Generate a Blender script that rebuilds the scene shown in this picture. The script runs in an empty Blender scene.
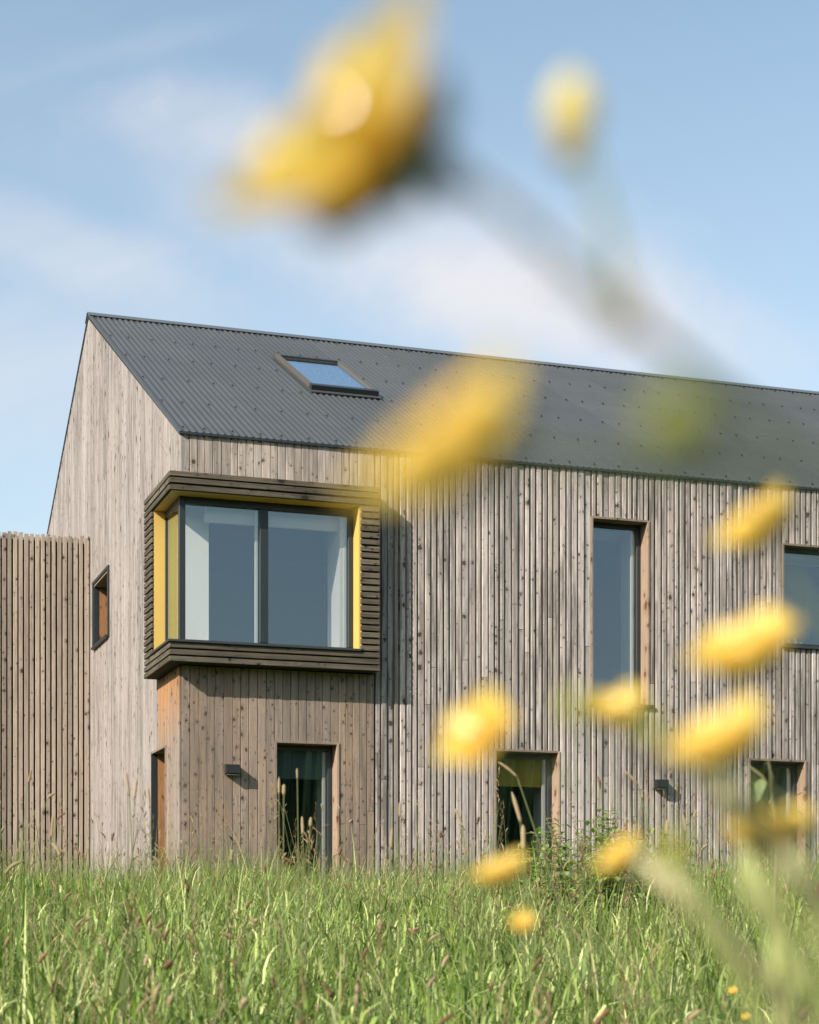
import bpy, math, random
import numpy as np
from mathutils import Vector, Matrix
R = math.radians
rng = random.Random(7)
S = bpy.context.scene
COL = S.collection
PI = math.pi

# ------------------------------------------------------------------ helpers
def tag(o, label=None, cat=None, group=None, kind=None):
    if label: o['label'] = label
    if cat: o['category'] = cat
    if group: o['group'] = group
    if kind: o['kind'] = kind
    return o

def empty(name, loc=(0, 0, 0), rz=0.0, label=None, cat=None, group=None):
    o = bpy.data.objects.new(name, None)
    o.empty_display_size = 0.2
    COL.objects.link(o)
    o.location = loc
    o.rotation_euler = (0, 0, rz)
    return tag(o, label, cat, group)

class MB:
    """collects geometry and links it as one mesh object"""
    def __init__(s): s.v = []; s.f = []; s.sm = []
    def add(s, vs, fs, smooth=False):
        n = len(s.v)
        s.v += [tuple(v) for v in vs]
        s.f += [tuple(i + n for i in f) for f in fs]
        s.sm += [smooth] * len(fs)
    def box(s, x0, x1, y0, y1, z0, z1, ch=0.0):
        if ch <= 0:
            s.add([(x0, y0, z0), (x1, y0, z0), (x1, y1, z0), (x0, y1, z0), (x0, y0, z1), (x1, y0, z1), (x1, y1, z1), (x0, y1, z1)],
                  [(3, 2, 1, 0), (4, 5, 6, 7), (0, 1, 5, 4), (1, 2, 6, 5), (2, 3, 7, 6), (3, 0, 4, 7)])
            return
        # all twelve edges eased
        c = ch
        pts = []; idx = {}
        for ax in range(3):
            for sx in (0, 1):
                for sy in (0, 1):
                    for sz in (0, 1):
                        d = [c if k != ax else 0 for k in range(3)]
                        p = (x0 + d[0] if sx == 0 else x1 - d[0], y0 + d[1] if sy == 0 else y1 - d[1], z0 + d[2] if sz == 0 else z1 - d[2])
                        idx[(ax, sx, sy, sz)] = len(pts); pts.append(p)
        fs = []
        for ax in range(3):
            for sd in (0, 1):
                o = [k for k in range(3) if k != ax]
                q = []
                for a, b in ((0, 0), (1, 0), (1, 1), (0, 1)):
                    t = [0, 0, 0]; t[ax] = sd; t[o[0]] = a; t[o[1]] = b
                    q.append(idx[(ax, *t)])
                fs.append(tuple(q))
        for ax in range(3):           # edge strips run along ax
            o = [k for k in range(3) if k != ax]
            for a in (0, 1):
                for b in (0, 1):
                    t0 = [0, 0, 0]; t1 = [0, 0, 0]
                    t0[ax] = 0; t1[ax] = 1
                    for t in (t0, t1): t[o[0]] = a; t[o[1]] = b
                    fs.append((idx[(o[0], *t0)], idx[(o[0], *t1)], idx[(o[1], *t1)], idx[(o[1], *t0)]))
        for sx in (0, 1):
            for sy in (0, 1):
                for sz in (0, 1):
                    fs.append((idx[(0, sx, sy, sz)], idx[(1, sx, sy, sz)], idx[(2, sx, sy, sz)]))
        s.add(pts, fs)
    def prism(s, poly, axis, a, b):
        """poly: list of 2D points in the two other axes, extruded along axis from a to b"""
        def mk(p, t):
            return {0: (t, p[0], p[1]), 1: (p[0], t, p[1]), 2: (p[0], p[1], t)}[axis]
        n = len(poly)
        vs = [mk(p, a) for p in poly] + [mk(p, b) for p in poly]
        fs = [tuple(range(n)), tuple(range(2 * n - 1, n - 1, -1))] + [(i, (i + 1) % n, n + (i + 1) % n, n + i) for i in range(n)]
        s.add(vs, fs)
    def tube(s, pts, rad, n=8, cap=True):
        pts = [Vector(p) for p in pts]
        if not isinstance(rad, (list, tuple)): rad = [rad] * len(pts)
        vs = []; fs = []
        up = Vector((0.31, 0.17, 0.93))
        for i, p in enumerate(pts):
            t = (pts[min(i + 1, len(pts) - 1)] - pts[max(i - 1, 0)]).normalized()
            a = t.cross(up)
            if a.length < 1e-3: a = t.cross(Vector((1, 0, 0)))
            a.normalize(); b = t.cross(a).normalized()
            for k in range(n):
                an = 2 * PI * k / n
                vs.append(p + (a * math.cos(an) + b * math.sin(an)) * rad[i])
        for i in range(len(pts) - 1):
            for k in range(n):
                fs.append((i * n + k, i * n + (k + 1) % n, (i + 1) * n + (k + 1) % n, (i + 1) * n + k))
        if cap:
            fs.append(tuple(range(n - 1, -1, -1)))
            fs.append(tuple(range((len(pts) - 1) * n, len(pts) * n)))
        s.add(vs, fs, True)
    def build(s, name, mat, parent=None, **kw):
        me = bpy.data.meshes.new(name)
        me.from_pydata(s.v, [], s.f)
        if mat: me.materials.append(mat)
        me.polygons.foreach_set('use_smooth', s.sm)
        import bmesh
        bm = bmesh.new(); bm.from_mesh(me)
        bmesh.ops.recalc_face_normals(bm, faces=bm.faces)
        bm.to_mesh(me); bm.free()
        o = bpy.data.objects.new(name, me)
        COL.objects.link(o)
        if parent: o.parent = parent
        tag(o, **kw)
        return o

# ------------------------------------------------------------------ materials
class NT:
    def __init__(s, name):
        s.m = bpy.data.materials.new(name); s.m.use_nodes = True
        s.t = s.m.node_tree; s.N = s.t.nodes; s.L = s.t.links
        s.N.clear()
        s.out = s.N.new('ShaderNodeOutputMaterial')
    def n(s, typ, **kw):
        nd = s.N.new(typ)
        for k, v in kw.items():
            if k.startswith('i_'):
                nd.inputs[k[2:].replace('_', ' ')].default_value = v
            else: setattr(nd, k, v)
        return nd
    def link(s, a, b): s.L.new(a, b)
    def math(s, op, a, b=None, clamp=False):
        nd = s.N.new('ShaderNodeMath'); nd.operation = op; nd.use_clamp = clamp
        for i, v in enumerate((a, b)):
            if v is None: continue
            if isinstance(v, (int, float)): nd.inputs[i].default_value = v
            else: s.L.new(v, nd.inputs[i])
        return nd.outputs[0]
    def ramp(s, fac, stops, interp='LINEAR'):
        nd = s.N.new('ShaderNodeValToRGB'); nd.color_ramp.interpolation = interp
        cr = nd.color_ramp
        while len(cr.elements) > 2: cr.elements.remove(cr.elements[-1])
        for i, (p, c) in enumerate(stops):
            if isinstance(c, (int, float)): c = (c, c, c)
            e = cr.elements[i] if i < 2 else cr.elements.new(p)
            e.position = p; e.color = (*c, 1)
        s.L.new(fac, nd.inputs[0])
        return nd.outputs[0]
    def mix(s, fac, a, b, blend='MIX'):
        nd = s.N.new('ShaderNodeMix'); nd.data_type = 'RGBA'; nd.blend_type = blend
        for sock, v in ((nd.inputs[0], fac), (nd.inputs[6], a), (nd.inputs[7], b)):
            if isinstance(v, (int, float)): sock.default_value = v
            elif isinstance(v, tuple): sock.default_value = (*v, 1)
            else: s.L.new(v, sock)
        return nd.outputs[2]
    def noise(s, vec, scale=1.0, detail=3, rough=0.55, dist=0.0):
        nd = s.N.new('ShaderNodeTexNoise')
        nd.inputs['Scale'].default_value = scale; nd.inputs['Detail'].default_value = detail
        nd.inputs['Roughness'].default_value = rough; nd.inputs['Distortion'].default_value = dist
        s.L.new(vec, nd.inputs['Vector'])
        return nd.outputs['Fac']
    def vmap(s, vec, scale, loc=(0, 0, 0)):
        nd = s.N.new('ShaderNodeMapping'); nd.inputs['Scale'].default_value = scale; nd.inputs['Location'].default_value = loc
        s.L.new(vec, nd.inputs['Vector'])
        return nd.outputs[0]
    def bump(s, h, strength=0.3, dist=0.01):
        nd = s.N.new('ShaderNodeBump'); nd.inputs['Strength'].default_value = strength; nd.inputs['Distance'].default_value = dist
        s.L.new(h, nd.inputs['Height'])
        return nd.outputs[0]
    def pbsdf(s, col, rough=0.7, metal=0.0, normal=None, spec=0.5):
        nd = s.N.new('ShaderNodeBsdfPrincipled')
        for k, v in (('Base Color', col), ('Roughness', rough), ('Metallic', metal), ('Specular IOR Level', spec)):
            if isinstance(v, (int, float)): nd.inputs[k].default_value = v
            elif isinstance(v, tuple): nd.inputs[k].default_value = (*v, 1)
            else: s.L.new(v, nd.inputs[k])
        if normal is not None: s.L.new(normal, nd.inputs['Normal'])
        return nd.outputs[0]
    def done(s, sh):
        s.L.new(sh, s.out.inputs['Surface']); return s.m

def simple(name, col, rough=0.6, metal=0.0, spec=0.5, var=0.12, nscale=6.0):
    t = NT(name)
    tc = t.n('ShaderNodeTexCoord').outputs['Object']
    nz = t.noise(tc, nscale, 4)
    c = t.mix(nz, tuple(x * (1 - var) for x in col), tuple(min(1, x * (1 + var)) for x in col))
    return t.done(t.pbsdf(c, rough, metal, None, spec))

def wood(name, light, dark, knot=(0.06, 0.04, 0.03), knots=6.0, streak=0.5, rvar=0.28, axis='Z', sheltered=None, fresh=None, warm=None, stain=(0.10, 0.085, 0.075)):
    """weathered softwood boards: every board (mesh island) its own tone, grain along the board, knots, dark stains"""
    t = NT(name)
    tc = t.n('ShaderNodeTexCoord').outputs['Object']
    geo = t.n('ShaderNodeNewGeometry')
    rnd = geo.outputs['Random Per Island']
    sep = t.n('ShaderNodeSeparateXYZ'); t.link(tc, sep.inputs[0])
    h = t.math('ADD', sep.outputs[0], sep.outputs[1])
    if axis == 'Z': u, w = h, sep.outputs[2]
    else: u, w = sep.outputs[2], h
    off = t.math('MULTIPLY', rnd, 53.0)
    comb = t.n('ShaderNodeCombineXYZ')
    t.link(u, comb.inputs[0]); t.link(t.math('ADD', w, off), comb.inputs[1]); t.link(off, comb.inputs[2])
    v = comb.outputs[0]
    g1 = t.noise(t.vmap(v, (55, 2.2, 1)), 1.0, 3, 0.6, 0.4)
    g2 = t.noise(t.vmap(v, (260, 7, 1)), 1.0, 2, 0.6)
    # knots of uneven size: a sparse layer of big ones, a dense layer of pin knots
    def knotlayer(scale, r0, r1, keep, loc):
        vo = t.n('ShaderNodeTexVoronoi', voronoi_dimensions='2D', feature='F1')
        vo.inputs['Scale'].default_value = scale
        nzv = t.n('ShaderNodeTexNoise'); nzv.inputs['Scale'].default_value = 45; nzv.inputs['Detail'].default_value = 3; t.link(v, nzv.inputs['Vector'])
        vm = t.n('ShaderNodeVectorMath', operation='SCALE'); vm.inputs['Scale'].default_value = 0.055; t.link(nzv.outputs['Color'], vm.inputs[0])
        va = t.n('ShaderNodeVectorMath', operation='ADD'); t.link(v, va.inputs[0]); t.link(vm.outputs[0], va.inputs[1])
        t.link(t.vmap(va.outputs[0], (1, 0.72, 1), loc), vo.inputs['Vector'])
        vc = t.n('ShaderNodeSeparateColor'); t.link(vo.outputs['Color'], vc.inputs[0])
        rad = t.math('ADD', t.math('MULTIPLY', t.math('POWER', vc.outputs[1], 2.0), r1 - r0), r0)
        q = t.math('DIVIDE', vo.outputs['Distance'], t.math('MULTIPLY', rad, kv))
        sel = t.math('LESS_THAN', vc.outputs[0], keep)
        a = t.math('MULTIPLY', t.ramp(q, [(0.65, 1.0), (0.95, 0.0)]), sel)
        b = t.math('MULTIPLY', t.ramp(t.math('MULTIPLY', q, 0.4), [(0.3, 1.0), (1.0, 0.0)]), sel)
        return a, b
    kv = t.math('ADD', t.math('MULTIPLY', t.math('FRACT', t.math('MULTIPLY', rnd, 7.31)), 1.1), 0.25)
    k1, h1 = knotlayer(knots, 0.06, 0.175, 0.65, (0, 0, 0))
    k2, h2 = knotlayer(knots * 2.3, 0.05, 0.17, 0.5, (3.3, 1.7, 0))
    kn = t.math('MAXIMUM', k1, t.math('MULTIPLY', k2, 0.8)); halo = t.math('MAXIMUM', h1, t.math('MULTIPLY', h2, 0.6))
    # stains
    st = t.noise(t.vmap(v, (26, 1.3, 1)), 1.0, 5, 0.65)
    st0 = st
    st = t.ramp(st, [(0.45, 0.0), (0.60, 1.0)])
    wide = t.noise(t.vmap(tc, (1.6, 1.6, 0.35)), 1.0, 3, 0.6)
    stw = t.ramp(wide, [(0.38, 0.30), (0.62, 0.85)])
    stf = t.math('MULTIPLY', t.math('MULTIPLY', st, stw), streak)
    base = t.mix(g1, dark, light)
    base = t.mix(t.math('MULTIPLY', t.math('SUBTRACT', g2, 0.38, True), 1.8), base, tuple(x * 0.55 for x in dark))
    base = t.mix(t.ramp(wide, [(0.35, 0.0), (0.7, 0.35)]), base, tuple(x * 0.7 for x in dark))
    if fresh is not None:          # (colour, z full, z none, y full, y none): wood that the rain has not reached keeps its orange
        col, zf, zn = fresh
        zz = t.math('DIVIDE', t.math('SUBTRACT', sep.outputs[2], zn), zf - zn, True)
        zz = t.math('ADD', zz, t.math('MULTIPLY', t.math('SUBTRACT', wide, 0.5), 0.9), True)
        base = t.mix(zz, base, t.mix(g1, tuple(x * 0.6 for x in col), col))
    if warm is not None:
        wn = t.noise(t.vmap(tc, (1.1, 1.1, 0.8), (2.2, 0, 4.1)), 1.0, 4, 0.6)
        base = t.mix(t.ramp(wn, [(0.42, 0.0), (0.68, 0.75)]), base, warm)
    if axis == 'Z':     # splash dirt and algae low on the wall
        zl = t.math('ADD', sep.outputs[2], t.math('MULTIPLY', t.math('SUBTRACT', st0, 0.5), 1.6))
        base = t.mix(t.ramp(zl, [(0.25, 0.55), (1.0, 0.0)]), base, (0.16, 0.145, 0.095))
    tone = t.math('ADD', t.math('MULTIPLY', rnd, 2 * rvar), 1 - rvar)
    tc2 = t.n('ShaderNodeCombineColor')
    hue = t.noise(t.vmap(v, (0.01, 0.01, 3.1)), 1.0, 1)
    for k in range(3): t.link(t.math('MULTIPLY', tone, t.math('ADD', t.math('MULTIPLY', t.math('SUBTRACT', hue, 0.5), (0.10, -0.02, -0.14)[k]), 1.0)), tc2.inputs[k])
    base = t.mix(1.0, base, tc2.outputs[0], 'MULTIPLY')
    base = t.mix(stf, base, stain)
    base = t.mix(t.math('MULTIPLY', halo, 0.55), base, tuple(x * 0.5 for x in dark))
    base = t.mix(t.math('MULTIPLY', kn, 0.95), base, knot)
    hgt = t.math('SUBTRACT', t.math('ADD', g1, t.math('MULTIPLY', g2, 0.6)), kn)
    return t.done(t.pbsdf(base, 0.82, 0, t.bump(hgt, 0.6, 0.004), 0.25))

M = {}
M['gable'] = wood('weathered_gable_boards', (0.49, 0.43, 0.40), (0.31, 0.265, 0.24), streak=0.85, rvar=0.15, knots=5.5)
M['gable_low'] = wood('sheltered_gable_boards', (0.42, 0.36, 0.31), (0.29, 0.225, 0.18), streak=0.5, rvar=0.14, fresh=((0.50, 0.255, 0.115), 2.75, 2.0))
M['facade'] = wood('weathered_facade_boards', (0.65, 0.57, 0.52), (0.38, 0.32, 0.285), streak=0.95, rvar=0.26, knots=7.5)
M['upper'] = wood('upper_flat_boards', (0.60, 0.51, 0.44), (0.40, 0.33, 0.275), streak=0.9, rvar=0.16, knots=6.5)
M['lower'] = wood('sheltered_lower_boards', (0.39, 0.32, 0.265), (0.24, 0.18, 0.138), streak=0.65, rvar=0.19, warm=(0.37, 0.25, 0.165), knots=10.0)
M['box'] = wood('bay_window_boards', (0.225, 0.185, 0.13), (0.085, 0.068, 0.048), knot=(0.02, 0.015, 0.012), streak=0.8, rvar=0.30, axis='X', stain=(0.035, 0.03, 0.025))
M['screen'] = wood('screen_slats', (0.52, 0.43, 0.35), (0.35, 0.27, 0.21), streak=0.45, rvar=0.28, knots=7.5)
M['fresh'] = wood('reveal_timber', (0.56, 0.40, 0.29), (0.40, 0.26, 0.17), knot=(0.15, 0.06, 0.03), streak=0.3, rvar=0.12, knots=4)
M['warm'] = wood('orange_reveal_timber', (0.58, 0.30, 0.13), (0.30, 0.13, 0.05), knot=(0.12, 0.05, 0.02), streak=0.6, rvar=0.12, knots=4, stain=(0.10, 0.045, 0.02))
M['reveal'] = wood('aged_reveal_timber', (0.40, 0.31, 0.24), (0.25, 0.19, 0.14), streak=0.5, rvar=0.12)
M['metal'] = simple('dark_frame_metal', (0.022, 0.027, 0.030), 0.42, 0.0, 0.5)
M['sillm'] = simple('grey_sill_metal', (0.05, 0.056, 0.056), 0.45, 0.3)
M['white'] = simple('white_plaster', (0.78, 0.78, 0.76), 0.7, var=0.03)
M['jamb'] = simple('grey_white_jamb_paint', (0.55, 0.58, 0.58), 0.6, var=0.04)
M['yellow'] = simple('yellow_painted_panel', (0.68, 0.45, 0.115), 0.55, var=0.08, nscale=3)
M['teal'] = simple('teal_roller_blind', (0.07, 0.13, 0.14), 0.7, var=0.1)
M['olive'] = simple('olive_yellow_panel', (0.42, 0.34, 0.03), 0.6, var=0.1)
M['red'] = simple('dull_red_picture', (0.20, 0.035, 0.03), 0.6)
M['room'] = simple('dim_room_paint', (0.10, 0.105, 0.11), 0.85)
M['membrane'] = simple('black_membrane', (0.012, 0.011, 0.010), 0.9)
M['lamp'] = simple('black_lamp_housing', (0.018, 0.018, 0.020), 0.45)
M['ceramic'] = simple('white_ceramic', (0.7, 0.7, 0.68), 0.3)

def glass(name, tint, f0, warped=True):
    t = NT(name)
    fr = t.n('ShaderNodeLayerWeight'); fr.inputs['Blend'].default_value = 0.5
    tc = t.n('ShaderNodeTexCoord').outputs['Object']
    nz = t.noise(tc, 1.1, 2)
    gl = t.n('ShaderNodeBsdfGlossy'); gl.inputs['Roughness'].default_value = 0.015
    gl.inputs['Color'].default_value = (0.74, 0.90, 1.0, 1)
    if warped: t.link(t.bump(nz, 0.02, 0.002), gl.inputs['Normal'])
    tr = t.n('ShaderNodeBsdfTransparent'); tr.inputs['Color'].default_value = (*tint, 1)
    mx = t.n('ShaderNodeMixShader')
    t.link(t.math('ADD', t.math('MULTIPLY', t.math('POWER', fr.outputs['Facing'], 3.0), 1.1), f0, True), mx.inputs[0])
    t.link(tr.outputs[0], mx.inputs[1]); t.link(gl.outputs[0], mx.inputs[2])
    return t.done(mx.outputs[0])
M['glass'] = glass('coated_window_glass', (0.95, 0.95, 0.935), 0.11)
M['skyglass'] = glass('roof_window_glass', (0.90, 0.91, 0.92), 0.05, False)

def roof_mat():
    t = NT('dark_grey_corrugated_metal')
    tc = t.n('ShaderNodeTexCoord').outputs['Object']
    a = t.noise(t.vmap(tc, (0.35, 1, 1)), 1.4, 5, 0.6)
    b = t.noise(t.vmap(tc, (12, 1.2, 1.2)), 1.0, 3)
    c = t.mix(a, (0.050, 0.053, 0.052), (0.082, 0.086, 0.084))
    c = t.mix(t.ramp(b, [(0.5, 0.0), (0.8, 0.25)]), c, (0.085, 0.09, 0.087))
    sp_ = t.n('ShaderNodeSeparateXYZ'); t.link(tc, sp_.inputs[0])
    lich = t.noise(tc, 9.0, 5, 0.7); blot = t.noise(t.vmap(tc, (0.9, 0.35, 0.35)), 1.0, 4, 0.6)
    c = t.mix(t.math('MULTIPLY', t.ramp(lich, [(0.60, 0.0), (0.68, 0.5)]), t.ramp(blot, [(0.45, 0.0), (0.6, 1.0)])), c, (0.13, 0.135, 0.11))
    sheet = t.math('FRACT', t.math('MULTIPLY', t.math('FLOOR', t.math('DIVIDE', sp_.outputs[0], 0.988)), 0.377))
    c = t.mix(t.math('MULTIPLY', sheet, 0.28), c, (0.028, 0.032, 0.034))
    rg = t.math('ADD', t.math('MULTIPLY', blot, 0.25), 0.36)
    return t.done(t.pbsdf(c, rg, 0.0, None, 0.35))
M['roof'] = roof_mat()
M['flash'] = simple('ridge_flashing', (0.10, 0.11, 0.115), 0.42, 0.0)
M['apron'] = simple('brown_lead_apron', (0.10, 0.085, 0.072), 0.6)
M['screw'] = simple('dark_screw_cap', (0.010, 0.010, 0.011), 0.5)

def leafmat(name, stops, trans=0.35, rough=0.55, tipdry=0.0, nsc=0.8):
    t = NT(name)
    geo = t.n('ShaderNodeNewGeometry')
    tc = t.n('ShaderNodeTexCoord').outputs['Object']
    c = t.ramp(geo.outputs['Random Per Island'], stops)
    big = t.noise(tc, nsc, 3)
    c = t.mix(t.ramp(big, [(0.38, 0.0), (0.65, 0.4)]), c, tuple(x * 0.8 for x in stops[-1][1]))
    if tipdry:
        at = t.n('ShaderNodeAttribute'); at.attribute_name = 'along'
        c = t.mix(t.math('MULTIPLY', t.math('POWER', at.outputs['Fac'], 3.0), tipdry), c, (0.30, 0.27, 0.11))
    p = t.pbsdf(c, rough, 0, None, 0.2)
    tl = t.n('ShaderNodeBsdfTranslucent')
    t.link(t.mix(1.0, c, (1.25, 1.3, 0.75), 'MULTIPLY'), tl.inputs[0])
    mx = t.n('ShaderNodeMixShader'); mx.inputs[0].default_value = trans
    t.link(p, mx.inputs[1]); t.link(tl.outputs[0], mx.inputs[2])
    return t.done(mx.outputs[0])
M['grass'] = leafmat('meadow_grass', [(0.0, (0.040, 0.085, 0.012)), (0.4, (0.075, 0.152, 0.018)), (0.75, (0.175, 0.290, 0.040)), (0.92, (0.44, 0.40, 0.17)), (1.0, (0.20, 0.29, 0.05))], 0.25, 0.55, 0.30)
M['grass2'] = leafmat('broad_grass', [(0.0, (0.035, 0.085, 0.012)), (0.42, (0.095, 0.185, 0.020)), (0.76, (0.29, 0.43, 0.07)), (1.0, (0.76, 0.74, 0.36))], 0.26, 0.48, 0.2)
M['seed'] = leafmat('grass_seed_heads', [(0.0, (0.16, 0.085, 0.05)), (0.3, (0.30, 0.18, 0.10)), (0.6, (0.48, 0.38, 0.22)), (0.85, (0.36, 0.33, 0.16)), (1.0, (0.26, 0.12, 0.065))], 0.25, 0.8)
M['stalk'] = leafmat('grass_stalks', [(0.0, (0.16, 0.20, 0.07)), (1.0, (0.27, 0.27, 0.12))], 0.25)
M['weed'] = leafmat('weed_leaves', [(0.0, (0.12, 0.21, 0.04)), (0.6, (0.26, 0.36, 0.09)), (1.0, (0.38, 0.46, 0.15))], 0.35, 0.4)
M['weed2'] = leafmat('pale_drooping_leaves', [(0.0, (0.13, 0.17, 0.06)), (1.0, (0.20, 0.24, 0.10))], 0.15, 0.6)
M['weedstem'] = leafmat('weed_stems', [(0.0, (0.18, 0.17, 0.08)), (1.0, (0.24, 0.22, 0.10))], 0.1)
M['greystem'] = leafmat('flower_stems', [(0.0, (0.19, 0.23, 0.10)), (1.0, (0.24, 0.28, 0.13))], 0.2, 0.5)
M['palestem'] = leafmat('pale_dry_stems', [(0.0, (0.66, 0.60, 0.34)), (1.0, (0.74, 0.67, 0.40))], 0.3, 0.6)
M['paleleaf'] = leafmat('pale_blade', [(0.0, (0.66, 0.68, 0.30)), (1.0, (0.72, 0.72, 0.34))], 0.35, 0.5)
M['drybud2'] = leafmat('tan_calyx', [(0.0, (0.42, 0.30, 0.10)), (1.0, (0.46, 0.33, 0.12))], 0.2, 0.6)
M['oliveb'] = leafmat('olive_bud', [(0.0, (0.20, 0.22, 0.05)), (1.0, (0.23, 0.25, 0.06))], 0.2, 0.6)
M['drybud'] = leafmat('dry_node', [(0.0, (0.20, 0.15, 0.06)), (1.0, (0.22, 0.17, 0.07))], 0.1, 0.7)
M['darkbud'] = leafmat('dark_sepals', [(0.0, (0.05, 0.08, 0.06)), (1.0, (0.06, 0.09, 0.07))], 0.1, 0.7)
M['palebud'] = leafmat('pale_flower_buds', [(0.0, (0.82, 0.68, 0.26)), (1.0, (0.86, 0.72, 0.30))], 0.4, 0.4)
M['bud'] = leafmat('flower_buds', [(0.0, (0.32, 0.34, 0.05)), (1.0, (0.42, 0.40, 0.05))], 0.3, 0.5)

def petalmat(name, coat, crough, cior):
    t = NT(name)
    tc = t.n('ShaderNodeTexCoord').outputs['Object']
    n = t.noise(tc, 160, 3)
    c = t.mix(n, (0.87, 0.60, 0.09), (0.91, 0.69, 0.15))
    p = t.pbsdf(c, 0.3, 0, None, 0.6); t.N[-1].inputs['Coat Weight'].default_value = coat; t.N[-1].inputs['Coat IOR'].default_value = cior; t.N[-1].inputs['Coat Roughness'].default_value = crough
    tl = t.n('ShaderNodeBsdfTranslucent'); tl.inputs[0].default_value = (0.95, 0.71, 0.14, 1)
    mx = t.n('ShaderNodeMixShader'); mx.inputs[0].default_value = 0.42
    t.link(p, mx.inputs[1]); t.link(tl.outputs[0], mx.inputs[2])
    return t.done(mx.outputs[0])
M['petal'] = petalmat('yellow_petal', 0.5, 0.35, 1.6)
M['glossy_petal'] = petalmat('glossy_yellow_petal', 1.0, 0.10, 1.8)

def soil():
    t = NT('meadow_soil')
    tc = t.n('ShaderNodeTexCoord').outputs['Object']
    a = t.noise(tc, 3, 6, 0.65); b = t.noise(tc, 0.15, 3)
    c = t.mix(a, (0.022, 0.030, 0.010), (0.055, 0.07, 0.022))
    c = t.mix(t.math('MULTIPLY', b, 0.5), c, (0.10, 0.13, 0.04))
    return t.done(t.pbsdf(c, 0.95, 0, t.bump(a, 0.8, 0.05), 0.1))
M['soil'] = soil()
def hillm():
    t = NT('distant_wooded_hill')
    tc = t.n('ShaderNodeTexCoord').outputs['Object']
    a = t.noise(tc, 0.25, 6, 0.7)
    c = t.mix(a, (0.012, 0.022, 0.010), (0.05, 0.08, 0.03))
    return t.done(t.pbsdf(c, 0.95, 0, t.bump(a, 1.0, 1.5), 0.1))
M['hill'] = hillm()

# ------------------------------------------------------------------ ground and hills
def gz(x, y):
    P = [(-400, -4.0), (-30, -1.6), (0, -1.02), (3, -0.84), (6, -0.63), (9, -0.42), (12, -0.25), (15, -0.12), (18, -0.05), (400, -0.05)]
    z = P[-1][1]
    for (a, za), (b, zb) in zip(P, P[1:]):
        if y <= b:
            t = max(0, (y - a) / (b - a)); z = za + (zb - za) * t; break
    near = max(0.0, 1 - abs(y - 7) / 10)
    return z + 0.05 * near * (math.sin(x * 1.1 + y * 0.5) + 0.6 * math.sin(x * 2.3 - y * 1.3 + 2))

def axis_vals(fine0, fine1, step, far):
    v = list(np.arange(fine0, fine1 + 1e-6, step))
    s = step
    a = fine1
    while a < far: s *= 1.35; a += s; v.append(a)
    s = step; a = fine0
    while a > -far: s *= 1.35; a -= s; v.insert(0, a)
    return v
xs = axis_vals(-9, 11, 0.5, 900); ys = axis_vals(-1, 24, 0.5, 900)
g = MB()
g.add([(x, y, gz(x, y)) for y in ys for x in xs],
      [(j * len(xs) + i, j * len(xs) + i + 1, (j + 1) * len(xs) + i + 1, (j + 1) * len(xs) + i) for j in range(len(ys) - 1) for i in range(len(xs) - 1)], True)
g.build('ground', M['soil'], None, kind='structure')

# wooded ridge behind the viewpoint: what the lower windows reflect
hl = MB(); n = 2600
rr = [(-0.0, 0.0), (8, 0.45), (20, 0.8), (40, 1.0), (90, 0.9), (150, 0.0)]
vs = []
for i in range(n + 1):
    a = R(168 + 204 * i / n)
    hgt = 32.5 + 1.2 * math.sin(i * 0.009) + 0.6 * math.sin(i * 0.07 + 1) + 0.5 * math.sin(i * 0.23) + 0.35 * math.sin(i * 0.61) + rng.uniform(-0.35, 0.35)
    for (d, k) in rr:
        r = 150 + d
        vs.append((math.cos(a) * r, math.sin(a) * r + 5, -5 + (hgt + rng.uniform(-0.3, 0.3)) * k))
m_ = len(rr)
hl.add(vs, [(i * m_ + j, (i + 1) * m_ + j, (i + 1) * m_ + j + 1, i * m_ + j + 1) for i in range(n) for j in range(m_ - 1)])
hl.build('hills', M['hill'], None, kind='structure')

# ------------------------------------------------------------------ the house (local frame: x along the long wall, y into the house)
TH = math.atan2(1850, 5440.5)
HX, HY = -2.366, 19.3
house = empty('timber_house', (HX, HY, 0), TH, 'weathered timber clad house with dark corrugated roof and yellow lined corner window', 'house')
LEN, DEP, EAVE, RID = 15.5, 11.98, 5.285, 8.415
SL = (RID - EAVE) / (DEP / 2)

def win(name_x0, x1, z0, z1): return (name_x0, x1, z0, z1)
W = {  # openings in the long wall x0,x1,z0,z1
    'L1': (0.98, 1.685, 0.10, 2.11), 'L2': (3.475, 4.255, 0.10, 2.105), 'L3': (6.63, 7.385, 0.10, 2.10),
    'W2': (4.64, 5.355, 2.66, 4.755), 'W4': (7.07, 8.85, 3.43, 4.62), 'W5': (10.6, 11.3, 2.66, 4.74), 'W6': (10.2, 10.9, 0.1, 2.09)}
G = {'G1': (4.36, 5.50, 3.89, 4.69), 'G2': (0.70, 1.50, 0.10, 2.10)}   # openings in the gable y0,y1,z0,z1
BAY = (0.0, 1.86, 3.10, 4.64)            # opening behind the bay, x
BAYG = (0.0, 0.72, 3.10, 4.64)

def fill(a, b, pitch, jit):
    """board edges from a to b: whole boards of about this pitch"""
    n = max(1, round((b - a) / pitch)); w = [1 + rng.uniform(-jit, jit) for _ in range(n)]
    s = sum(w); out = []; x = a
    for k in w:
        x2 = x + (b - a) * k / s; out.append((x, x2)); x = x2
    return out

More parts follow.
